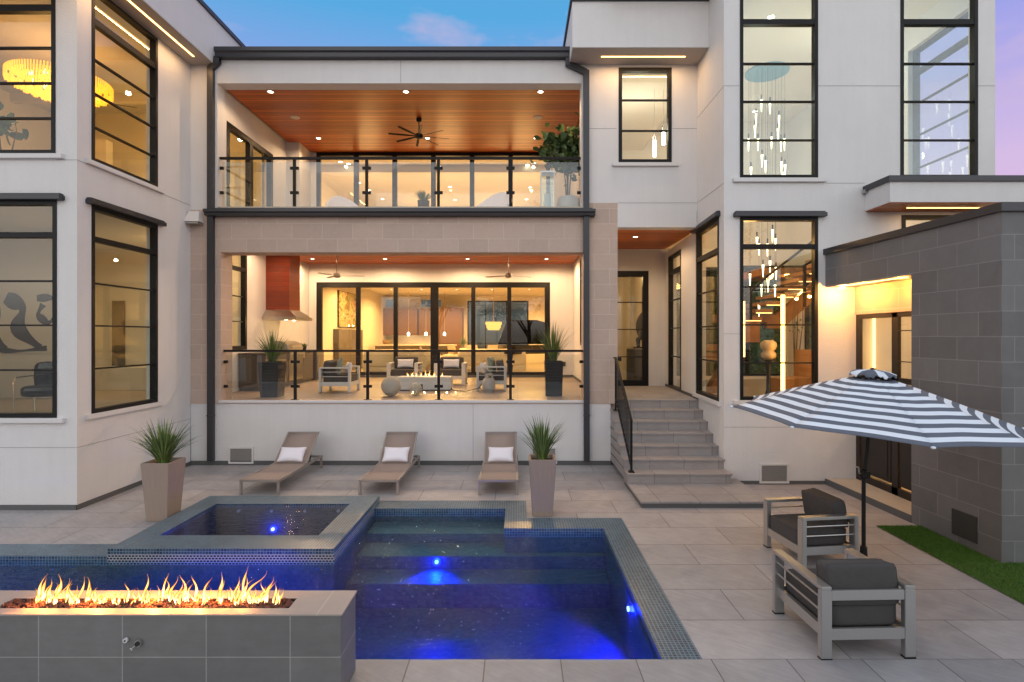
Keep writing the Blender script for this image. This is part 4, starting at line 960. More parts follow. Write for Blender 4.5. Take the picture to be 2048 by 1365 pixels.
for px in (560, 780, 1000): plight((X(px, 13.2), 13.2, 4.84), 120, (1, .66, .40), .06, 'SPOT', size=176)
down('single downlight in the wood ceiling over the entry door', X(1271, 12.6), 12.6, 4.88, 80)
# ================================================================ TERRACE THINGS
tz = 1.30
cp = dict(cm='cushion_terrace', am='concrete_white', group='terrace lounge chairs')
armchair('terrace armchair with grey green pillow near the grill, facing right', (-4.18, 12.95, tz), R(-90), .80, .72, **cp)
armchair('terrace armchair with a dark green pillow behind the gas tank', (-.62, 13.4, tz), R(90), .80, .70, **cp)
armchair('left one of two terrace armchairs facing out behind the fire table', (-3.05, 14.9, tz), R(180), .82, .72, **cp)
armchair('right one of two terrace armchairs facing out behind the fire table', (-1.80, 14.9, tz), R(180), .82, .72, **cp)
def tpil(label, mt, loc, h, rx, rz): pillow_obj('pillow', label, mt, loc, h[0], h[1], .06, Matrix.Rotation(rz, 3, 'Z') @ Matrix.Rotation(rx, 3, 'X'))
tpil('grey green pillow on the terrace armchair near the grill', 'green_fabric', (-4.16, 12.86, tz+.60), (.2, .2), R(80), R(-70))
tpil('small white pillow behind the grey green one on the left armchair', 'white_fabric', (-4.02, 13.1, tz+.55), (.16, .13), R(80), R(-60))
tpil('dark green pillow on the terrace armchair by the gas tank', 'green_fabric', (-.62, 13.25, tz+.60), (.21, .2), R(80), R(75))
tpil('white pillow leaning on the dark green one by the gas tank', 'white_fabric', (-.80, 13.3, tz+.53), (.15, .14), R(75), R(75))
tpil('white pillow on the left armchair facing out', 'white_fabric', (-3.05, 14.98, tz+.56), (.22, .12), R(78), 0)
tpil('white pillow on the right armchair facing out', 'white_fabric', (-1.80, 14.98, tz+.56), (.22, .12), R(78), 0)
ft = thing('fire_table', 'long white concrete fire table burning on the covered terrace', 'fire table', (-2.23, 13.3, tz))
m = MB(); m.box(-.64, .64, -.24, .24, .03, .33); m.build('body', 'concrete_white', ft, bevel=.008); m = MB(); m.box(-.60, .60, -.20, .20, 0, .03); m.build('plinth', 'base_strip', ft)
m = MB(); m.box(-.22, -.02, -.243, -.24, .04, .16); m.build('hatch', 'vent_dark', ft)
for k in range(9): flame(-.42+.105*k*1.0, 0, .335, rnd.uniform(.09, .17), 300+k, ft, .014)
plight((-2.1, 13.25, tz+.45), 5, (1, .45, .12), .05)
for (x, y, r, lb) in ((-2.755, 11.98, .215, 'larger concrete ball on the terrace floor by the railing'), (-2.26, 12.2, .135, 'smaller concrete ball on the terrace floor by the railing')):
    m = MB(); k = 18; m.lathe([(max(.001, r*math.sin(math.pi*i/k)), r-r*math.cos(math.pi*i/k)) for i in range(k+1)], (0,0,0), 32)
    o = m.build('stone_ball', 'concrete', None, smooth='all'); o.location = (x, y, tz); tag(o, lb, 'ball')
pt = thing('gas_tank', 'weathered white propane tank standing on the terrace floor', 'gas tank', (-.665, 12.75, tz))
m = MB(); m.lathe([(.11, 0), (.115, .03), (.10, .03)], (0,0,0), 24); m.lathe([(.02, .03), (.11, .04), (.148, .09), (.15, .12), (.15, .24), (.148, .26), (.11, .32), (.03, .335)], (0,0,0), 28); m.build('body', 'tank', pt, smooth=True)
m = MB(); m.tube([(.08*math.cos(a), .08*math.sin(a), .42) for a in [i*math.pi/8 for i in range(17)]], .012, 6)
for a in (.5, 2.6, 4.2): m.bar((.09*math.cos(a), .09*math.sin(a), .30), (.08*math.cos(a), .08*math.sin(a), .42), .05, .008)
m.build('collar', 'tank', pt); m = MB(); m.tube([(0,0,.33), (0,0,.40)], .018, 8); m.tube([(0, 0, .38), (-.06, 0, .39)], .01, 6); m.build('valve', 'brass', pt)
o = MB().tube([(-.74, 12.75, tz+.30), (-.9, 12.72, tz+.1), (-1.2, 12.8, tz+.02), (-1.5, 13.0, tz+.02), (-1.62, 13.15, tz+.08)], .011, 8).build('gas_hose', 'rubber', None, smooth='all'); tag(o, 'black gas hose running from the tank to the fire table', 'hose')
# outdoor kitchen along the left wall
ok = thing('outdoor_kitchen', 'outdoor kitchen counter with steel doors along the terrace left wall', 'counter', (-6.2, 15, tz), world=True)
KX = -5.95
m = MB(); m.box(-6.59, KX, 13.0, 16.0, tz+.08, tz+.86); m.build('cabinet', 'taupe_panel', ok); m = MB(); m.box(-6.59, KX-.04, 13.03, 16.0, tz, tz+.08); m.build('plinth', 'base_strip', ok)
m = MB(); m.box(-6.59, KX+.03, 12.96, 16.02, tz+.86, tz+.90); m.build('countertop', 'stone_top', ok)
for a, b in ((13.15, 13.6), (13.65, 14.1), (14.3, 14.72), (14.76, 15.2)):
    q = MB().box(KX, KX+.018, a, b, tz+.14, tz+.72).build('door', 'steel', ok); MB().tube([(KX+.05, (a+b)/2+.1*(1 if a < b-.43 else -1), tz+.32), (KX+.05, (a+b)/2+.1, tz+.56)], .008, 8).build('handle', 'alu', q)
bb = thing('grill', 'stainless steel barbecue grill with domed lid built into the counter', 'grill', (-6.2, 14.75, tz+.9), world=True)
m = MB(); m.box(-6.5, KX+.06, 14.25, 15.25, tz+.70, tz+.92); m.build('body', 'steel', bb)
m = MB(); m.prism([(KX+.02, tz+.92), (KX+.0, tz+1.06), (KX-.16, tz+1.17), (KX-.38, tz+1.18), (-6.5, tz+1.1), (-6.5, tz+.92)], 14.27, 15.23, 'y'); ld = m.build('lid', 'steel', bb, bevel=.02)
MB().tube([(KX+.06, 14.4, tz+1.0), (KX+.06, 15.1, tz+1.0)], .013, 8).build('handle', 'alu', ld)
for y in (14.4, 14.6, 14.8, 15.0): MB().tube([(KX+.06, y, tz+.80), (KX+.09, y, tz+.80)], .022, 12).build('knob', 'alu', bb)
fr = thing('beverage_fridge', 'narrow steel outdoor fridge beside the glass doors', 'fridge', (-6.2, 16.6, tz), world=True)
m = MB(); m.box(-6.5, -5.92, 16.15, 16.75, tz+.02, tz+.86); m.build('body', 'taupe_panel', fr); q = MB().box(-5.92, -5.89, 16.17, 16.73, tz+.10, tz+.84).build('door', 'steel', fr); MB().tube([(-5.86, 16.25, tz+.25), (-5.86, 16.25, tz+.75)], .01, 8).build('handle', 'alu', q)
hd = thing('range_hood', 'tall red wood clad range hood with a steel canopy over the grill', 'range hood', (-6.2, 14.7, 3.2), world=True)
m = MB(); m.box(-6.598, -5.98, 14.42, 15.12, 3.30, 4.879); m.build('chimney', 'hood_wood', hd)
m = MB(); m.add([(-6.59,14.42,3.299),(-5.98,14.42,3.299),(-5.98,15.12,3.299),(-6.59,15.12,3.299),(-6.59,14.2,3.10),(-5.72,14.2,3.10),(-5.72,15.34,3.10),(-6.59,15.34,3.10)], [(0,1,2,3),(0,4,5,1),(1,5,6,2),(2,6,7,3),(3,7,4,0)])
m.box(-6.59, -5.72, 14.2, 15.34, 3.02, 3.099); m.build('canopy', 'steel', hd)
plight((-6.1, 14.5, 2.98), 5, (1, .62, .25), .03); plight((-6.1, 15.0, 2.98), 5, (1, .62, .25), .03)
def smallpot(label, x, y, z, r=.07, h=.12, leaf=.1, mt='rubber', seed=1):
    t = thing('potted_succulent', label, 'potted plant', (x, y, z)); MB().lathe([(r*.7, 0), (r, h), (r*.85, h), (r*.8, h-.01)], (0,0,0), 16).build('pot', mt, t)
    g = grass('x', x, y, z+h-.01, 26, leaf, leaf*.8, seed, w=.025); g.parent = t; g.location = (0, 0, h-.01); g.name = 'foliage'
    for k in ('label', 'category', 'group'): del g[k]
smallpot('small dark potted succulent at the right of the grill', -6.05, 15.6, tz+.9, seed=3); smallpot('second small succulent behind the grill lid', -6.3, 15.85, tz+.9, seed=4)
wl = thing('security_camera', 'small white security camera high on the terrace back wall', 'camera', (X(1131, 17.3), 17.3, Z(527, 17.3)))
m = MB(); m.tube([(0, .09, .02), (0, 0, 0)], .02, 8); m.build('bracket', 'trim_white', wl); m = MB(); m.tube([(0, 0, 0), (-.03, -.09, -.03)], .032, 12); m.build('body', 'trim_white', wl)
ws = MB().box(X(1126, 17.39), X(1131, 17.39), 17.36, 17.40, Z(733, 17.4), Z(724, 17.4)).build('wall_outlet', 'vent_dark'); tag(ws, 'small dark outlet box low on the terrace back wall', 'outlet')
# ================================================================ BALCONY THINGS
def shell_chair(label, x, y, z, rz, w=.78, flip=1):
    t = thing('lounge_chair', label, 'lounge chair', (x, y, z), rz, group='white sculptural balcony chairs')
    m = MB(); nA, nZ = 28, 8
    for j in range(nZ+1):
        s = j/nZ
        for i in range(nA+1):
            a = -math.pi*.12+math.pi*1.24*i/nA; hi = .42+.42*max(0, math.sin(a-.3*flip))**1.5
            r = .30+.09*s; m.v.append((r*1.25*math.cos(a)*w/.78, r*math.sin(a)*1.0, .06+(hi-.06)*s))
    for j in range(nZ):
        for i in range(nA): q = j*(nA+1)+i; m.f.append((q, q+1, q+nA+2, q+nA+1)); m.mi.append(0)
    o = m.build('shell', 'white_fabric', t, smooth='all'); so = o.modifiers.new('s', 'SOLIDIFY'); so.thickness = .07; so.offset = 0; so2 = o.modifiers.new('b', 'SUBSURF'); so2.levels = so2.render_levels = 1
    m = MB(); m.soft(0, 0, .30, .33, .30, .12, 7, .3); m.build('seat', 'white_fabric', t, smooth='all'); m = MB(); m.lathe([(.22, 0), (.22, .20)], (0,0,0), 20); m.build('base', 'trim_white', t)
    return t
shell_chair('left white curved lounge chair on the balcony', X(697, 13.2), 13.2, 5.2, R(25), .80)
shell_chair('right white curved lounge chair on the balcony', X(978, 12.8), 12.8, 5.2, R(-20), .86, -1)
t = thing('side_plant', 'small dark potted plant on the balcony between the white chairs', 'potted plant', (X(847, 12.6), 12.6, 5.2))
MB().lathe([(.10, 0), (.14, .5), (.12, .5), (.115, .47)], (0,0,0), 18).build('pot', 'rubber', t); g = grass('x', 0, 0, 0, 60, .26, .22, 5, w=.03); g.parent = t; g.location = (0,0,.48); g.name = 'foliage'
for k in ('label', 'category', 'group'): del g[k]
lt = thing('lantern', 'tall glass lantern on the balcony near the right wall', 'lantern', (X(1095, 12.0), 12.0, 5.2))
m = MB()
for a in (-.14, .14):
    for b in (-.14, .14): m.box(a-.01, a+.01, b-.01, b+.01, 0, .93)
m.box(-.15, .15, -.15, .15, .93, .97); m.box(-.15, .15, -.15, .15, 0, .03); m.build('frame', 'alu', lt); m = MB(); m.box(-.13, .13, -.13, .13, .04, .92); m.build('pane', 'glass_blue', lt); MB().lathe([(.07, .03), (.07, .5), (.01, .51)], (0,0,0), 16).build('candle', 'trim_white', lt)
# fiddle leaf fig
def leafy(label, x, y, z, h, n, rad, seed, trunk=True, size=.15, center=None, name='fig_tree'):
    rnd = random.Random(seed); t = thing(name, label, 'plant', (x, y, z))
    m = MB(); tops = []
    for k in range(4 if trunk else 1):
        a = rnd.random()*6; p = [(0.03*math.cos(a), .03*math.sin(a), 0), (.07*math.cos(a), .07*math.sin(a), h*.4), (.16*math.cos(a), .16*math.sin(a), h*.8), (.25*math.cos(a)*rad/.4, .25*math.sin(a)*rad/.4, h)]
        m.tube(p, [.016, .013, .01, .006], 7); tops.append(p)
    m.build('trunk', 'bark', t)
    m = MB()
    for i in range(n):
        p = rnd.choice(tops); s = rnd.uniform(.45, 1.0); q = Vector(p[1]).lerp(Vector(p[3]), s) + Vector((rnd.gauss(0, rad*.5), rnd.gauss(0, rad*.5), rnd.gauss(0, rad*.42)))
        d = Vector((rnd.gauss(0, 1), rnd.gauss(0, 1), rnd.gauss(.45, .6))).normalized(); sd = d.cross(Vector((rnd.gauss(0,1), rnd.gauss(0,1), 1))).normalized(); nn = d.cross(sd)
        L = size*rnd.uniform(.7, 1.2); m.m = 1 if rnd.random() < .25 else 0
        pr = ((0, .0), (.25, .22), (.55, .34), (.82, .30), (1, .04)); vs = []
        for u, w_ in pr: c = q+d*L*u-nn*L*.25*u*u; vs += [c-sd*L*w_+nn*L*.08, c, c+sd*L*w_+nn*L*.08]
        m.add(vs, [(3*a+b, 3*a+b+1, 3*a+b+4, 3*a+b+3) for a in range(4) for b in (0, 1)])
    m.build('foliage', ['leaf', 'leaf_light'], t, smooth='all'); return t
fx, fy = X(1137, 12.3), 12.3
leafy('leafy fiddle leaf fig rising above the balcony railing at the right', fx-.02, fy, 5.6, 1.25, 800, .42, 5, size=.16)
pp = thing('plant_pot', 'white round pot holding the fig on the balcony', 'pot', (fx, fy, 5.2)); MB().lathe([(.17, 0), (.25, .1), (.27, .35), (.22, .5), (.20, .5), (.19, .45)], (0,0,0), 24).build('pot', 'trim_white', pp, smooth=True)
# ================================================================ INTERIORS
def slab(name, mt, *b):
    m = MB()
    for q in b: m.box(*q)
    return P(m, name, mt)
# kitchen / living hall behind the terrace
slab('kitchen_floor', 'kitchen_floor', (-6.6, 3, 17.6, 27.5, 1.1, 1.295))
slab('kitchen_ceiling', 'ceiling_paint', (-6.6, 3, 17.6, 27.5, 4.6, 4.7))
m = MB(); m.wallgrid('y', 27.2, 27.4, -6.6, 3, 1.295, 4.6, [(X(935, 27.2), X(1057, 27.2), 1.9, 4.35), (X(757, 27.2), X(787, 27.2), 4.05, 4.42), (X(842, 27.2), X(882, 27.2), 4.05, 4.42)]); m.wallgrid('x', -6.6, -6.5, 17.6, 27.2, 1.295, 4.6, []); m.wallgrid('x', 2.0, 2.2, 17.6, 27.2, 1.295, 4.6, []); P(m, 'kitchen_wall', 'interior')
window('y', -1, 27.2, X(935, 27.2), X(1057, 27.2), 1.9, 4.35, mun=(3.9,), vert=(X(971, 27.2), X(1013, 27.2)), vw=.05, fw=.06, name='window')
nb = thing('neighbour_house', 'grey clapboard neighbouring house seen through the kitchen window', 'house', (-2, 31, 0), world=True)
m = MB()
for k in range(26): m.add([(-8, 31-.03, .2+k*.2), (4, 31-.03, .2+k*.2), (4, 31, .4+k*.2), (-8, 31, .4+k*.2), (-8, 31.1, .2+k*.2), (4, 31.1, .2+k*.2)], [(0,1,2,3), (0,4,5,1)])
m.box(-8, 4, 31.01, 31.3, 0, 5.5); m.build('wall', 'night_wall', nb)
kc = thing('kitchen_cabinets', 'brown wood kitchen cabinets on the back wall of the kitchen', 'cabinets', (-5, 26.8, 1.3), world=True)
m = MB(); m.box(X(725, 26.8), X(742, 26.8), 26.2, 27.19, 1.3, 3.95); m.build('tall_cabinet', 'cab_wood', kc)
m = MB(); m.box(X(742, 26.8)+.01, X(836, 26.8), 26.6, 27.19, 2.65, 3.95); m.build('wall_cabinet', 'cab_wood', kc)
m = MB(); m.box(X(838, 26.8), X(875, 26.8), 26.7, 27.19, 2.65, 3.95); m.build('wall_cabinet', 'cab_wood', kc)
m = MB(); m.box(X(876, 26.8), X(926, 26.8), 26.2, 27.19, 1.3, 3.98); m.build('tall_cabinet', 'cab_wood', kc)
m = MB(); m.box(X(742, 26.8)+.01, X(875, 26.8), 26.5, 27.19, 1.3, 2.15); m.build('base_cabinet', 'cab_wood', kc)
m = MB(); m.box(X(742, 26.8)+.01, X(875, 26.8), 26.45, 27.19, 2.151, 2.2); m.build('worktop', 'concrete_white', kc)
plight((-5.3, 26.7, 2.6), 5, (1, .7, .4), .04); plight((-4.2, 26.7, 2.6), 5, (1, .7, .4), .04)
isl = thing('kitchen_island', 'long kitchen island with a pale top in the kitchen', 'kitchen island', (-4.5, 24.4, 1.3))
m = MB(); m.box(-1.7, 1.7, -.45, .45, 0, .88); m.build('body', 'taupe_panel', isl); m = MB(); m.box(-1.75, 1.75, -.5, .5, .88, .93); m.build('top', 'concrete_white', isl)
for k, px in enumerate((817, 852, 889)):
    d = 24.4; t = thing('pendant_lamp', f'{["left","middle","right"][k]} glowing pendant lamp of the three over the kitchen island', 'lamp', (X(px, d), d, 4.6), group='glass pendants over the kitchen island')
    MB().tube([(0,0,0), (0,0,-1.75)], .008, 6).build('cord', 'brass', t); MB().lathe([(.06, .16), (.13, .08), (.13, -.04), (.11, -.12)], (0,0,-1.9), 16).build('shade', 'glass', t); MB().lathe([(.02, .08), (.055, .03), (.05, -.05), (.01, -.07)], (0,0,-1.9), 12).build('bulb', 'bulb', t)
pa = thing('abstract_painting', 'tall painting of swirling green and brown shapes on the kitchen side wall', 'painting', (-6.45, 21, 3.6), world=True)
am = bpy.data.materials.new('swirl'); am.use_nodes = True; t = am.node_tree; c = N('ShaderNodeTexCoord', t); n = N('ShaderNodeTexNoise', t, inp={'Scale': 1.3, 'Detail': 2, 'Distortion': 2.6}); t.links.new(c.outputs['Object'], n.inputs[0])
t.links.new(RAMP(t, n.outputs[0], [(.30, (.35, .18, .06)), (.42, (.10, .12, .06)), (.48, (.62, .50, .22)), (.53, (.16, .22, .14)), (.58, (.70, .62, .40)), (.64, (.30, .10, .04)), (.75, (.55, .48, .28))]), t.nodes['Principled BSDF'].inputs[0]); M['swirl'] = am
MB().box(-6.46, -6.43, 19.85, 22.0, 2.95, 4.25).build('canvas', 'swirl', pa); m = MB(); m.box(-6.50, -6.455, 19.83, 22.02, 2.93, 4.27); m.build('frame', 'stone_top', pa)
slab('low_wall', 'taupe_panel', (-6.499, -6.3, 19.4, 22.4, 1.3, 2.86))
def sofa(label, x, y, rz, w, z=1.3, name='sofa'):
    t = thing(name, label, 'sofa', (x, y, z), rz); MB().box(-w/2, w/2, -.42, .45, .1, .40).build('base', 'cream_fabric', t, bevel=.03)
    m = MB(); m.soft(0, -.34, .56, w/2, .13, .30, 8, .18); m.build('backrest', 'cream_fabric', t, smooth='all')
    for s in (-1, 1): m = MB(); m.soft(s*(w/2-.1), .0, .42, .11, .42, .22, 6, .2); m.build('armrest', 'cream_fabric', t, smooth='all')
    n = max(1, round(w/.9))
    for k in range(n): m = MB(); m.soft(-w/2+.2+(w-.4)*(k+.5)/n, .08, .46, (w-.4)/n/2-.01, .35, .09, 6, .2); m.build('seat_cushion', 'cream_fabric', t, smooth='all')
sofa('cream sofa with its back to the terrace doors', -3.9, 18.9, 0, 2.6); sofa('long cream sofa in the living area near the piano', -.9, 19.6, 0, 2.4); sofa('cream sofa end piece left of the dining table', -2.35, 20.4, R(90), 1.1)
def curvy(label, x, y, rz):
    t = thing('dining_chair', label, 'chair', (x, y, 1.3), rz, group='cream dining chairs'); m = MB()
    pr = [(-.30, 0), (-.26, .03), (.12, .05), (.22, .25), (.0, .42), (-.24, .46), (-.27, .50), (-.2, .52), (.05, .48), (.20, .50), (.34, .95), (.40, .95), (.30, .3), (.24, .0)]
    m.prism(pr, -.24, .24, 'x'); m.build('shell', 'cream_fabric', t, bevel=.02)
for k, (x, y) in enumerate(((-2.9, 17.95+.6), (-2.35, 22), (-1.7, 22.3), (-1.0, 22))): curvy(['cream curved chair just behind the glass doors, left of the dining table', 'cream curved chair at the left side of the dining table', 'cream curved chair behind the dining table', 'cream curved chair at the right side of the dining table'][k], x, y, R(100+30*k))
dt = thing('dining_table', 'pale round dining table behind the terrace doors', 'table', (-1.9, 21.2, 1.3)); MB().lathe([(.75, .70), (.78, .73), (.78, .75)], (0,0,0), 32).build('tabletop', 'concrete_white', dt); MB().lathe([(.4, 0), (.15, .2), (.15, .6), (.3, .70)], (0,0,0), 20).build('base', 'concrete_white', dt)
vz = thing('flower_vase', 'vase of white flowers on the dining table', 'vase', (-2.1, 21.1, 2.05)); MB().lathe([(.06, 0), (.09, .1), (.05, .22), (.06, .25)], (0,0,0), 14).build('vase', 'glass_blue', vz); g = grass('x', 0, 0, 0, 50, .35, .3, 9, w=.03); g.parent = vz; g.location = (0,0,.2); g.name = 'foliage'
for k in ('label', 'category', 'group'): del g[k]
pn = thing('grand_piano', 'black grand piano with a raised lid near the right glass door', 'piano', (.35, 20.0, 1.3), R(-72))
out_ = [(-.75, -.9), (.75, -.9), (.75, .2), (.62, .55), (.35, .75), (.1, 1.0), (-.1, 1.15), (-.45, 1.2), (-.75, 1.0)]
m = MB(); m.prism(out_, .68, .98, 'z'); m.box(-.7, .7, -1.05, -.9, .68, .78); m.build('body', 'piano', pn)
m = MB(); a = R(-35); vs = [(-.75+(x+.75)*math.cos(a), y, 1.0-(x+.75)*math.sin(a)) for x, y in out_]; m.add(vs+[(v[0], v[1], v[2]+.02) for v in vs], [tuple(range(9)), tuple(range(17, 8, -1))]+[(i, (i+1) % 9, (i+1) % 9+9, i+9) for i in range(9)]); m.build('lid', 'piano', pn)
for x, y in ((-.6, -.8), (.6, -.8), (-.3, .9)): MB().frus(x, y, .04, .04, x, y, .07, .07, 0, .68).build('leg', 'piano', pn)
ch = thing('drum_chandelier', 'gold drum chandelier over the dining area behind the terrace', 'chandelier', (-1.0, 23, 4.6)); MB().tube([(0,0,0), (0,0,-1.4)], .01, 6).build('rod', 'brass', ch)
MB().lathe([(.34, -1.4), (.34, -1.52), (.30, -1.52), (.30, -1.66), (.25, -1.66), (.25, -1.74), (.02, -1.745)], (0,0,0), 32).build('shade', 'gold_glow', ch)
bw = thing('fruit_bowl', 'pale bowl on the kitchen worktop', 'bowl', (X(772, 26.7), 26.7, 2.2)); MB().lathe([(.08, 0), (.2, .1), (.26, .2), (.24, .2), (.18, .1), (.02, .03)], (0,0,0), 20).build('bowl', 'pale_wood', bw)
kk = 0
for y in (18.6, 21.0, 23.5):
    for x in (-5.4, -4.1, -2.6, -1.1, .5):
        kk += 1; down(f'{["leftmost","second from left","middle","second from right","rightmost"][(kk-1)%5]} kitchen ceiling downlight in the {["nearest","middle","farthest"][int((y-18)/2.4)]} row', x, y, 4.6, 0, .055, group='kitchen downlights')
for x, y in ((-5.0, 20.0), (-2.4, 19.5), (.3, 19.5), (-4.6, 24), (-2, 23.6), (.6, 24.2)): plight((x, y, 4.57), 620, (1, .53, .17), .08, 'SPOT', size=165)
# upper living room behind the balcony
slab('loft_ceiling', 'ceiling_paint', (-6.5, 1.5, 15.45, 24, 7.76, 7.9)); slab('loft_floor', 'kitchen_floor', (-6.6, 1.7, 15.3, 24, 5.0, 5.195)); slab('loft_wall', 'interior', (-6.6, -6.5, 14.2, 24, 5.2, 7.9), (-6.5, 1.7, 24, 24.2, 5.2, 7.9), (1.5, 1.7, 15.45, 24, 5.2, 7.9), (-6.5, -6.31, 14.2, 15.3, 5.2, 7.9))
slab('ceiling_beam', 'ceiling_paint', (-6.1, 1.5, 16.6, 16.75, 7.55, 7.758))
for j, (px, py) in enumerate(((681, 324), (697, 328), (765, 398), (718, 366), (1055, 330), (1067, 326), (1060, 375), (1053, 399), (910, 400), (900, 374))):
    d = 5.16*1100/(673-py); down(f'upper living room downlight {["at far left front","beside it to the right","low in the left centre","left of the third rail post","at far right","just right of it","under the far right pair","lowest at the right","low in the middle right","beside the round speaker"][j]}', X(px, d), d, 7.76, 0, .06, group='living room downlights')
for x, y in ((-4.8, 17.5), (-2.2, 17.5), (.2, 17.5), (-3.5, 21), (-.6, 21)): plight((x, y, 6.25), 95, (1, .56, .22), .45)
# side room behind the balcony's sliding door and upper left wing
slab('wing_room_floor', 'kitchen_floor', (-13.8, -6.8, 8.44, 14.2, 4.95, 5.19), (-13.8, -6.8, 8.44, 17.4, 1.15, 1.295))
slab('wing_room_ceiling', 'ceiling_paint', (-13.8, -6.8, 8.44, 14.2, 8.45, 8.55), (-13.8, -6.61, 8.44, 17.4, 4.82, 4.94))
slab('wing_room_wall', 'interior', (-13.8, -6.3, 14.2, 14.35, 5.2, 8.45), (-12.2, -12.0, 8.44, 14.2, 5.2, 8.45), (-13.8, -6.8, 14.0, 14.15, 1.3, 4.82), (-11.5, -11.3, 8.44, 14.0, 1.3, 4.82), (-8.6, -8.4, 14.15, 17.4, 1.3, 4.82))
slab('tray_ceiling', 'interior', (-12.0, -7.2, 9.2, 9.35, 8.15, 8.45), (-12.0, -7.2, 13.0, 13.15, 8.15, 8.45), (-7.35, -7.2, 9.35, 13.0, 8.15, 8.45))
for x, y in ((-8.4, 9.9), (-9.6, 12.5), (-7.8, 12.6)): plight((x, y, 6.9), 34, (1, .54, .15), .15)
for x, y in ((-8.2, 10.0), (-8.2, 12.6)): plight((x, y, 4.78), 28, (1, .80, .50), .08, 'SPOT', size=160)
plight((-7.5, 12.9, 4.3), 40, (1, .62, .28), .12)
cg = thing('gold_chandelier', 'large glowing gold crystal chandelier in the upper left room', 'chandelier', (X(122, 10.5), 10.5, 8.45))
MB().box(-.16, .16, -.16, .16, -.05, 0).build('ceiling_plate', 'alu', cg); MB().tube([(0,0,-.05), (0,0,-.98)], .018, 8).build('rod', 'alu', cg)
rnd = random.Random(3)
mat('crystal', (.80, .42, .07), .3, emit=(1, .44, .025), es=1.5)
for j in range(7):
    r = .80-.115*j*(.7+.06*j); m = MB(); n = int(110*r)+14; z0 = -.96-.042*j
    for i in range(n):
        a = 2*math.pi*i/n; c, s = math.cos(a)*r, math.sin(a)*r; m.tube([(c, s, z0), (c, s, z0-.17-.02*math.sin(i*1.7))], .013, 5)
    m.build('crystal_tier', 'crystal', cg)
m = MB(); m.tube([(.0, 0, -.96), (.79, 0, -.96)], .012, 6); m.tube([(.0, 0, -.96), (-.79, 0, -.96)], .012, 6); m.build('frame', 'brass', cg)
for k in range(9):
    a = k*.7; MB().lathe([(.01, .05), (.035, 0), (.01, -.05)], (.45*math.cos(a), .45*math.sin(a), -1.02), 8).build('bulb', 'bulb', cg)
plight((X(122, 10.5), 10.5, 6.9), 14, (1, .55, .15), .3)
fan('bronze ceiling fan inside the upper left room', X(207, 12.2), 12.2, 8.15, .30, .62, 3, 'taupe_panel', .06, .5)
leafy('large leafed plant inside the upper left room window', -8.95, 9.6, 5.2, 1.3, 26, .20, 21, size=.22, name='indoor_plant')
slab('wardrobe_panel', 'ceiling_paint', (-10.2, -9.2, 12.3, 12.5, 5.2, 7.0))
for k, (px, py) in enumerate(((275, 141), (295, 258), (250, 284))): d = 5.85*1100/(673-py); d = min(d, 13.9); down(f'{["upper","lower","lowest small"][k]} downlight seen through the upper left corner window', X(px, d), d, 8.45, 0, .07, group='upper left room downlights')
slab('partition_wall', 'interior', (-11.3, -9.3, 11.6, 11.75, 1.3, 4.82))
bp_ = thing('wavy_artwork', 'large abstract picture of dark navy bands on the lower left room wall', 'artwork', (-10.3, 11.55, 3), world=True)
m = MB(); m.box(-11.25, -9.4, 11.56, 11.59, 2.25, 3.45); m.build('canvas', 'interior', bp_)
m = MB()
for pts, w_ in (([(-11.1, 3.4), (-10.9, 3.0), (-11.05, 2.6), (-10.7, 2.3)], .26), ([(-10.75, 3.42), (-10.35, 3.2), (-10.55, 2.75), (-9.95, 2.3)], .34), ([(-10.1, 3.4), (-9.75, 3.42), (-9.62, 3.1), (-9.85, 2.85), (-10.1, 3.05), (-9.95, 3.3)], .17), ([(-9.5, 3.42), (-9.47, 2.9), (-9.52, 2.3)], .14), ([(-10.95, 2.32), (-10.5, 2.28), (-9.8, 2.36)], .12)):
    P_ = []; n = len(pts)
    for i in range(n-1):
        for s in range(8): P_.append(Vector((pts[i][0]+(pts[i+1][0]-pts[i][0])*s/8, 0, pts[i][1]+(pts[i+1][1]-pts[i][1])*s/8)))
    for _ in range(6): P_ = [P_[0]]+[(P_[i-1]+P_[i]*2+P_[i+1])/4 for i in range(1, len(P_)-1)]+[P_[-1]]
    o = len(m.v)
    for i, p in enumerate(P_):
        d_ = (P_[min(i+1, len(P_)-1)]-P_[max(i-1, 0)]).normalized(); nn = Vector((-d_.z, 0, d_.x))*w_/2*(.7+.3*math.sin(i*.5)); m.v += [(p.x+nn.x, 11.555, p.z+nn.z), (p.x-nn.x, 11.555, p.z-nn.z)]
    for i in range(len(P_)-1): m.f.append((o+2*i, o+2*i+1, o+2*i+3, o+2*i+2)); m.mi.append(0)
m.build('brush_band', 'navy_canvas', bp_)
ac = thing('tube_armchair', 'black leather chair with chrome tube frame in the lower left room', 'armchair', (X(96, 9.4), 9.4, 1.3), R(20))
m = MB(); 
for s in (-.32, .32): m.tube([(s, -.35, 0), (s, -.38, .55), (s, -.30, .62), (s, .30, .62), (s, .36, .55), (s, .33, 0), (s, -.35, 0)], .013, 8)
m.build('frame', 'steel', ac); m = MB(); m.soft(0, 0, .38, .30, .32, .10, 6, .2); m.build('seat', 'piano', ac, smooth='all'); m = MB(); m.soft(0, .3, .62, .30, .08, .24, 6, .2); m.build('backrest', 'piano', ac, smooth='all')
slab('wing_window_ledge', 'ceiling_paint', (-11.3, -8.4, 13.2, 13.95, 1.3, 1.85))
slab('wing_door', 'taupe_panel', (X(246, 13.9), X(222, 13.9), 13.93, 13.98, 1.3, 3.5))
cv = MB().box(-11.2, -6.9, 9.0, 9.03, 4.80, 4.815).build('led_strip', 'led_strip'); tag(cv, 'light strip along the ceiling of the lower left room', 'light strip', 'warm light strips')
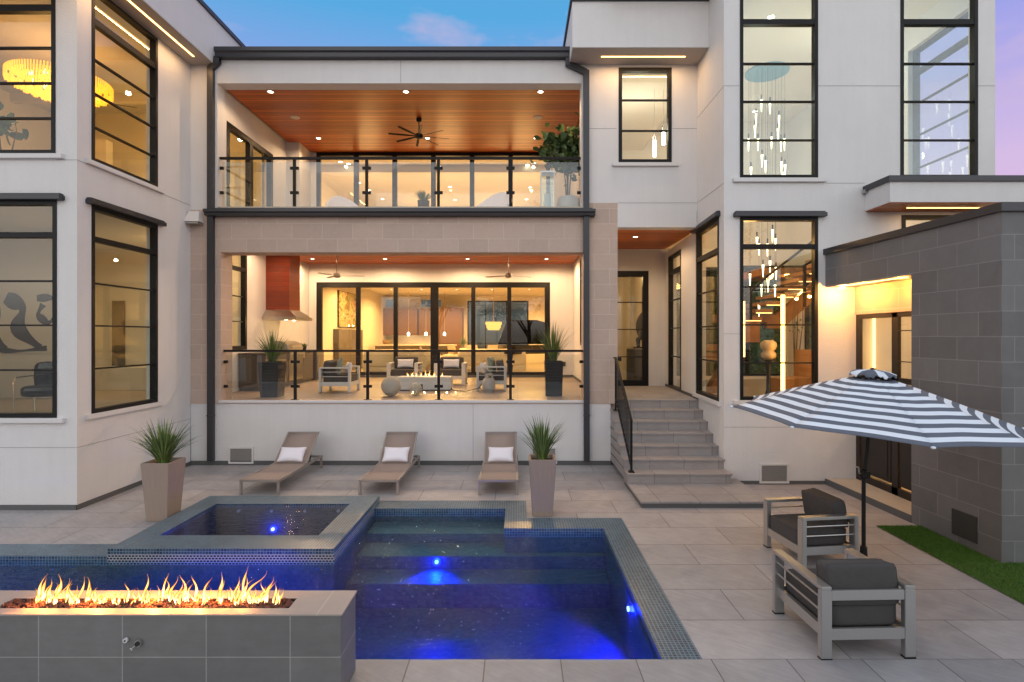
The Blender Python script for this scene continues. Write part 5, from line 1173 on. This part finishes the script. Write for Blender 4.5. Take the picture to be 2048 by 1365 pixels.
rl = thing('ring_light', 'thin glowing pendant bar lights inside the lower left room', 'lamp', (-10.0, 12.5, 3.9)); m = MB(); m.box(-.3, .3, -.01, .01, -.5, -.47); m.box(-.2, .3, -.01, .01, -.75, -.72); m.box(-.1, .3, -.01, .01, -.95, -.92); m.build('tube', 'pendant', rl); MB().tube([(0,0,.9), (0,0,-.9)], .006, 6).build('cord', 'rubber', rl)
# stair hall behind the tower windows
slab('hall_floor', 'kitchen_floor', (3.84, 8.2, 9.87, 16.7, 1.1, 1.296), (2.02, 4.1, 14.6, 19.5, 1.1, 1.296)); slab('hall_ceiling', 'ceiling_paint', (1.7, 8.2, 9.87, 16.7, 9.1, 9.2), (1.7, 4.0, 14.6, 19.5, 4.9, 5.0))
slab('hall_wall', 'interior', (1.7, 8.2, 16.7, 16.85, 5.0, 9.2), (1.7, 1.85, 11.4, 16.7, 5.2, 9.1), (1.85, 2.15, 19.4, 19.6, 1.3, 4.9), (2.0, 4.2, 19.5, 19.7, 1.3, 4.9), (1.9, 2.02, 14.6, 19.5, 1.3, 4.9))
slab('upper_hall_floor', 'interior', (1.85, 4.3, 11.4, 16.7, 4.95, 5.2)); slab('low_ceiling', 'ceiling_paint', (1.86, 3.8, 11.41, 16.7, 8.25, 8.35))
m = MB(); m.wallgrid('y', 16.7, 16.85, 4.1, 8.2, 1.3, 5.0, [(4.6, 8.1, 1.4, 4.7)]); P(m, 'hall_back_wall', 'interior')
window('y', -1, 16.7, 4.6, 8.1, 1.4, 4.7, mun=(2.4, 3.4), trans=[(4.0, .06)], vert=(5.8, 7.0), vw=.08)
for x, y, z in ((4.6, 11.0, 4.4), (6.6, 12.0, 4.2), (7.4, 15.0, 4.2), (5.2, 15.5, 4.2)): plight((x, y, z), 46, (1, .50, .14), .12)
for x, y, z in ((5.0, 11.5, 7.5), (6.8, 11.6, 8.2), (5.8, 15.0, 7.5), (2.8, 13.0, 7.4)): plight((x, y, z), 34, (1, .90, .72), .15)
plight((2.9, 16.5, 4.4), 70, (1, .60, .25), .12)
pc = thing('rain_chandelier', 'two storey chandelier of glowing glass rods hung from a blue disc', 'chandelier', (6.12, 13.5, 9.1))
MB().lathe([(.50, 0), (.50, -.04), (.02, -.041)], (0,0,0), 40).build('ceiling_disc', 'disc_blue', pc)
rods = [(1523,190),(1540,195),(1512,218),(1558,222),(1510,242),(1556,248),(1497,268),(1516,268),(1543,265),(1569,268),(1562,270),(1524,300),(1531,312),(1563,314),(1502,325),(1570,320),(1566,335),(1514,465),(1545,450),(1518,478),(1551,468),(1535,478),(1500,538),(1526,520),(1523,560),(1552,525),(1536,550),(1518,600),(1550,560),(1540,512)]
rnd = random.Random(5)
for k, (px, py) in enumerate(rods):
    d = 13.5+rnd.uniform(-.35, .35); x = X(px, d)-6.12; z = Z(py, d)-9.1
    r_ = MB().tube([(x, d-13.5, z-.12), (x, d-13.5, z-.42)], [.027, .008], 8).build('glass_rod', 'pendant', pc); m = MB(); m.tube([(x, d-13.5, -.04), (x, d-13.5, z)], .0025, 4); m.tube([(x, d-13.5, z), (x, d-13.5, z-.12)], .019, 8); m.build('cord', 'black_metal', r_)
plight((6.1, 13.5, 4.6), 20, (1, .66, .3), .3)
for k, (px, py, d) in enumerate(((1508, 34, 12), (1578, 223, 13.9), (1804, 34, 10.6))): down(f'downlight in the tall stair hall ceiling, {["high at the left window","right of the glass rods","at the edge of the far right window"][k]}', X(px, d), 6.5*1100/(673-py) if k == 0 else min(6.5*1100/(673-py), 15.9), 9.1, 0, .07, group='stair hall downlights')
for k, (px, py, h) in enumerate(((1309, 282, .36), (1327, 262, .32))):
    d = 12.6; t = thing('tube_pendant', f'{["left lower","right higher"][k]} glowing tube pendant behind the small upper window', 'lamp', (X(px, d), d, 8.25), group='tube pendants in the upper hall'); z = Z(py, d)-8.25
    MB().tube([(0,0,z), (0,0,z-h)], .036, 14).build('tube', 'bulb', t); m = MB(); m.tube([(0,0,0), (0,0,z)], .004, 5); m.tube([(0,0,z+.1), (0,0,z)], .03, 12); m.build('cord', 'alu', t)
# staircase
sc_ = thing('staircase', 'floating orange wood staircase with light strips inside the tall window', 'staircase', (6.5, 14.5, 1.3), world=True)
m = MB(); m.prism([(5.0, 3.15), (6.55, 3.15), (8.15, 4.5), (8.15, 4.1), (6.7, 2.80), (6.3, 2.80), (6.3, 2.95), (5.0, 2.95)], 13.9, 14.1, 'y'); m.build('stringer', 'orange_wood', sc_)
for k in range(10):
    x = 5.5+.26*k; z = 2.98+.19*k; q = MB().box(x, x+.42, 13.3, 14.5, z, z+.09).build('tread', 'orange_wood', sc_); MB().box(x+.02, x+.40, 13.31, 13.33, z-.012, z-.001).build('light_strip', 'led_strip', q)
m = MB(); m.box(5.55, 5.95, 13.5, 13.9, 2.45, 2.94); m.build('stub', 'orange_wood', sc_)
m = MB(); m.bar((5.1, 13.2, 3.2), (6.0, 13.2, 4.05), .05, .05); m.bar((6.0, 13.2, 4.05), (7.9, 13.2, 5.5), .05, .05); m.bar((6.9, 13.25, 4.3), (8.1, 13.25, 5.0), .05, .05); m.bar((5.0, 13.28, 4.28), (6.9, 13.28, 4.28), .05, .05); m.build('handrail', 'black_metal', sc_)
for x, z0, z1 in ((5.6, 3.0, 3.65), (6.9, 3.3, 4.3), (4.9, 3.0, 4.2)): MB().box(x-.03, x+.03, 13.19, 13.25, z0, z1).build('post', 'black_metal', sc_)
m = MB(); m.add([(5.15, 13.225, 2.95), (7.9, 13.225, 5.0), (7.9, 13.225, 5.45), (6.0, 13.225, 4.0), (5.15, 13.225, 3.2)], [(0,1,2,3,4)]); o = m.build('glass_panel', 'glass_blue', sc_)
slab('stair_landing', 'orange_wood', (6.6, 8.2, 14.6, 16.6, 4.25, 4.45))
o = MB().box(X(1563.5, 11), X(1570, 11), 11.0, 11.04, 1.40, Z(590, 11)).build('led_strip', 'led_strip'); tag(o, 'tall vertical light strip behind the lower tower window', 'light strip', 'warm light strips')
plight((X(1567, 11), 10.8, 2.4), 8, (1, .58, .2), .1)
o = MB().box(X(1487, 12), X(1490, 12), 12.0, 12.03, 2.15, Z(603, 12)).build('led_strip', 'led_strip'); tag(o, 'short faint vertical light strip at the left edge of the lower tower window', 'light strip', 'warm light strips')
pd = thing('pedestal_table', 'round black pedestal table inside the lower tower window', 'table', (X(1537, 11.3), 11.3, 1.3)); MB().lathe([(.27, 0), (.25, .02), (.08, .06), (.045, .2), (.04, .5), (.06, .72), (.09, .78)], (0,0,0), 28).build('pedestal', 'piano', pd, smooth=True); MB().lathe([(.10, .78), (.16, .80), (.10, .82)], (0,0,0), 24).build('tabletop', 'piano', pd)
va = thing('carved_vase', 'stacked round pale wood vase on the black pedestal table', 'vase', (X(1537, 11.3), 11.3, 2.12)); MB().lathe([(.08, 0), (.14, .05), (.15, .12), (.10, .18), (.14, .22), (.16, .29), (.15, .35), (.08, .40)], (0,0,0), 28).build('body', 'pale_wood', va, smooth='all')
cc_ = thing('wood_chair', 'angular brown wood chair at the right of the lower tower window', 'chair', (X(1600, 11.6), 11.6, 1.3), R(10))
m = MB(); m.prism([(-.45, .0), (-.30, .0), (.30, .42), (.10, .45), (-.55, .42)], -.28, .28, 'y'); m.build('seat', 'orange_wood', cc_); m = MB(); m.prism([(.05, .45), (.30, .45), (.42, 1.0), (.10, 1.02)], -.28, .28, 'y'); m.build('backrest', 'orange_wood', cc_)
cn = thing('sculptural_console', 'stacked orange wood sculpture table behind the side window', 'table', (X(1415, 12.2)+.25, 12.2, 1.3)); m = MB()
m.box(-.45, .45, -.25, .25, .98, 1.12); m.box(-.42, .1, -.2, .2, .74, .94); m.build('top', 'orange_wood', cn, bevel=.03); m = MB(); m.bar((-.2, 0, 0), (.35, 0, .98), .22, .3, (0, 1, 0)); m.box(.15, .42, -.2, .2, 0, .98); m.build('leg', 'orange_wood', cn); MB().box(-.35, .4, -.24, .24, .02, .05).build('base', 'pale_wood', cn)
leafy('thin bare branched plant beside the stair inside the tower', X(1590, 12.6), 12.6, 1.35, 1.9, 14, .25, 8, size=.06, name='indoor_tree')
# hall behind the entry door
cs = thing('cabinet', 'curved grey wood cabinet behind the entry door', 'cabinet', (X(1278, 16.2), 16.2, 1.3)); MB().lathe([(.34, 0), (.36, .02), (.36, .92), (.34, .95)], (0,0,0), 32).build('body', 'taupe_panel', cs); 
sp_ = thing('sculpture', 'small dark abstract sculpture on the curved cabinet', 'sculpture', (X(1278, 16.2)-.02, 16.1, 2.25)); m = MB(); m.box(-.16, .14, -.07, .07, 0, .04); m.build('plinth', 'piano', sp_); m = MB(); m.tube([(-.02, 0, .04), (-.03, 0, .25), (.06, 0, .35), (.05, 0, .5)], [.05, .07, .05, .04], 8); m.build('figure', 'piano', sp_, smooth='all')
mr = thing('round_mirror', 'large round dark mirror edge behind the entry door', 'mirror', (X(1312, 17), 17.0, 2.9)); m = MB(); m.tube([(0, 0, 0), (0, .04, 0)], .62, 40); m.build('mirror', 'stone_top', mr)
# greenery outside the stair hall's back windows and behind the photographer (seen in the panes)
def tree(label, x, y, h, r, n, seed, sz=.5):
    rnd = random.Random(seed); t = thing('tree', label, 'tree', (x, y, 0), group='trees around the garden'); m = MB(); tips = []
    m.tube([(0,0,0), (.1, 0, h*.3), (0, .1, h*.62)], [.22, .17, .1], 8)
    for k in range(9):
        a = rnd.random()*6.28; z = h*rnd.uniform(.3, .55); p = Vector((0, .05, z)); q = Vector((math.cos(a)*r*.8, math.sin(a)*r*.8, h*rnd.uniform(.6, .95))); m.tube([p, p.lerp(q, .5)+Vector((0, 0, .3)), q], [.09, .05, .02], 6); tips.append(q)
    m.build('trunk', 'bark', t); m = MB()
    cl_ = [c+Vector((rnd.gauss(0, r*.28), rnd.gauss(0, r*.28), rnd.gauss(0, r*.2))) for c in tips for _ in range(4)]+[Vector((0, 0, h*.85))]
    for i in range(n):
        c = rnd.choice(cl_); q = c+Vector((rnd.gauss(0, 1), rnd.gauss(0, 1), rnd.gauss(0, .8)))*r*.17
        a = Vector((rnd.gauss(0, 1), rnd.gauss(0, 1), rnd.gauss(0, 1))).normalized(); b = a.cross(Vector((rnd.random(), rnd.random(), 1))).normalized(); s = sz*rnd.uniform(.3, .6)*.5
        m.add([q-a*s, q+b*s*.5, q+a*s, q-b*s*.5], [(0,1,2,3)])
    m.build('crown', 'leaf', t)
hg = thing('hedge', 'tall dark green hedge behind the stair hall windows', 'hedge', (8, 18.6, 0)); m = MB(); rnd = random.Random(9); m.box(-3.6, 6, -.3, .5, 0, 4.9)
m.build('core', 'turf_dark', hg); m = MB()
for i in range(9000):
    q = Vector((rnd.uniform(-3.7, 6), rnd.uniform(-.5, -.25), rnd.uniform(0, 5.0))); a_ = Vector((rnd.gauss(0, 1), rnd.gauss(0, 1), rnd.gauss(0, 1))).normalized()*.07; b_ = a_.cross(Vector((rnd.gauss(0,1), rnd.gauss(0,1), rnd.gauss(0,1)))).normalized()*.035
    m.add([q-a_, q+b_, q+a_, q-b_], [(0,1,2,3)])
m.build('foliage', 'leaf', hg)
slab('hall_side_wall', 'interior', (4.0, 4.1, 14.6, 19.5, 1.3, 4.9))
tree('leafy tree behind the stair hall windows', 9.5, 21, 6.5, 2.2, 5000, 2, .5)
tree('leafy tree behind the right side of the stair hall', 12.5, 24, 6.5, 2.3, 4000, 3, .5)
tree('garden tree opposite the house, mirrored in the panes', -7, -13, 8.5, 3.0, 7000, 4, .55)
tree('second garden tree opposite the house, mirrored in the panes', 1.0, -16, 8.0, 3.2, 7000, 5, .55)
tree('third garden tree opposite the house, mirrored in the panes', 10, -13, 9, 3.2, 7000, 6, .55)
fn = thing('garden_fence', 'wooden garden fence behind the photographer', 'fence', (0, -8, 0), world=True)
for k in range(-6, 7): MB().box(k*2.4-.05, k*2.4+.05, -8.1, -8.0, 0, 2.0).build('post', 'cab_wood', fn)
m = MB()
for k in range(12): m.box(-15, 15, -8.0, -7.98, .08+k*.155, .22+k*.155)
m.build('boards', 'cab_wood', fn)
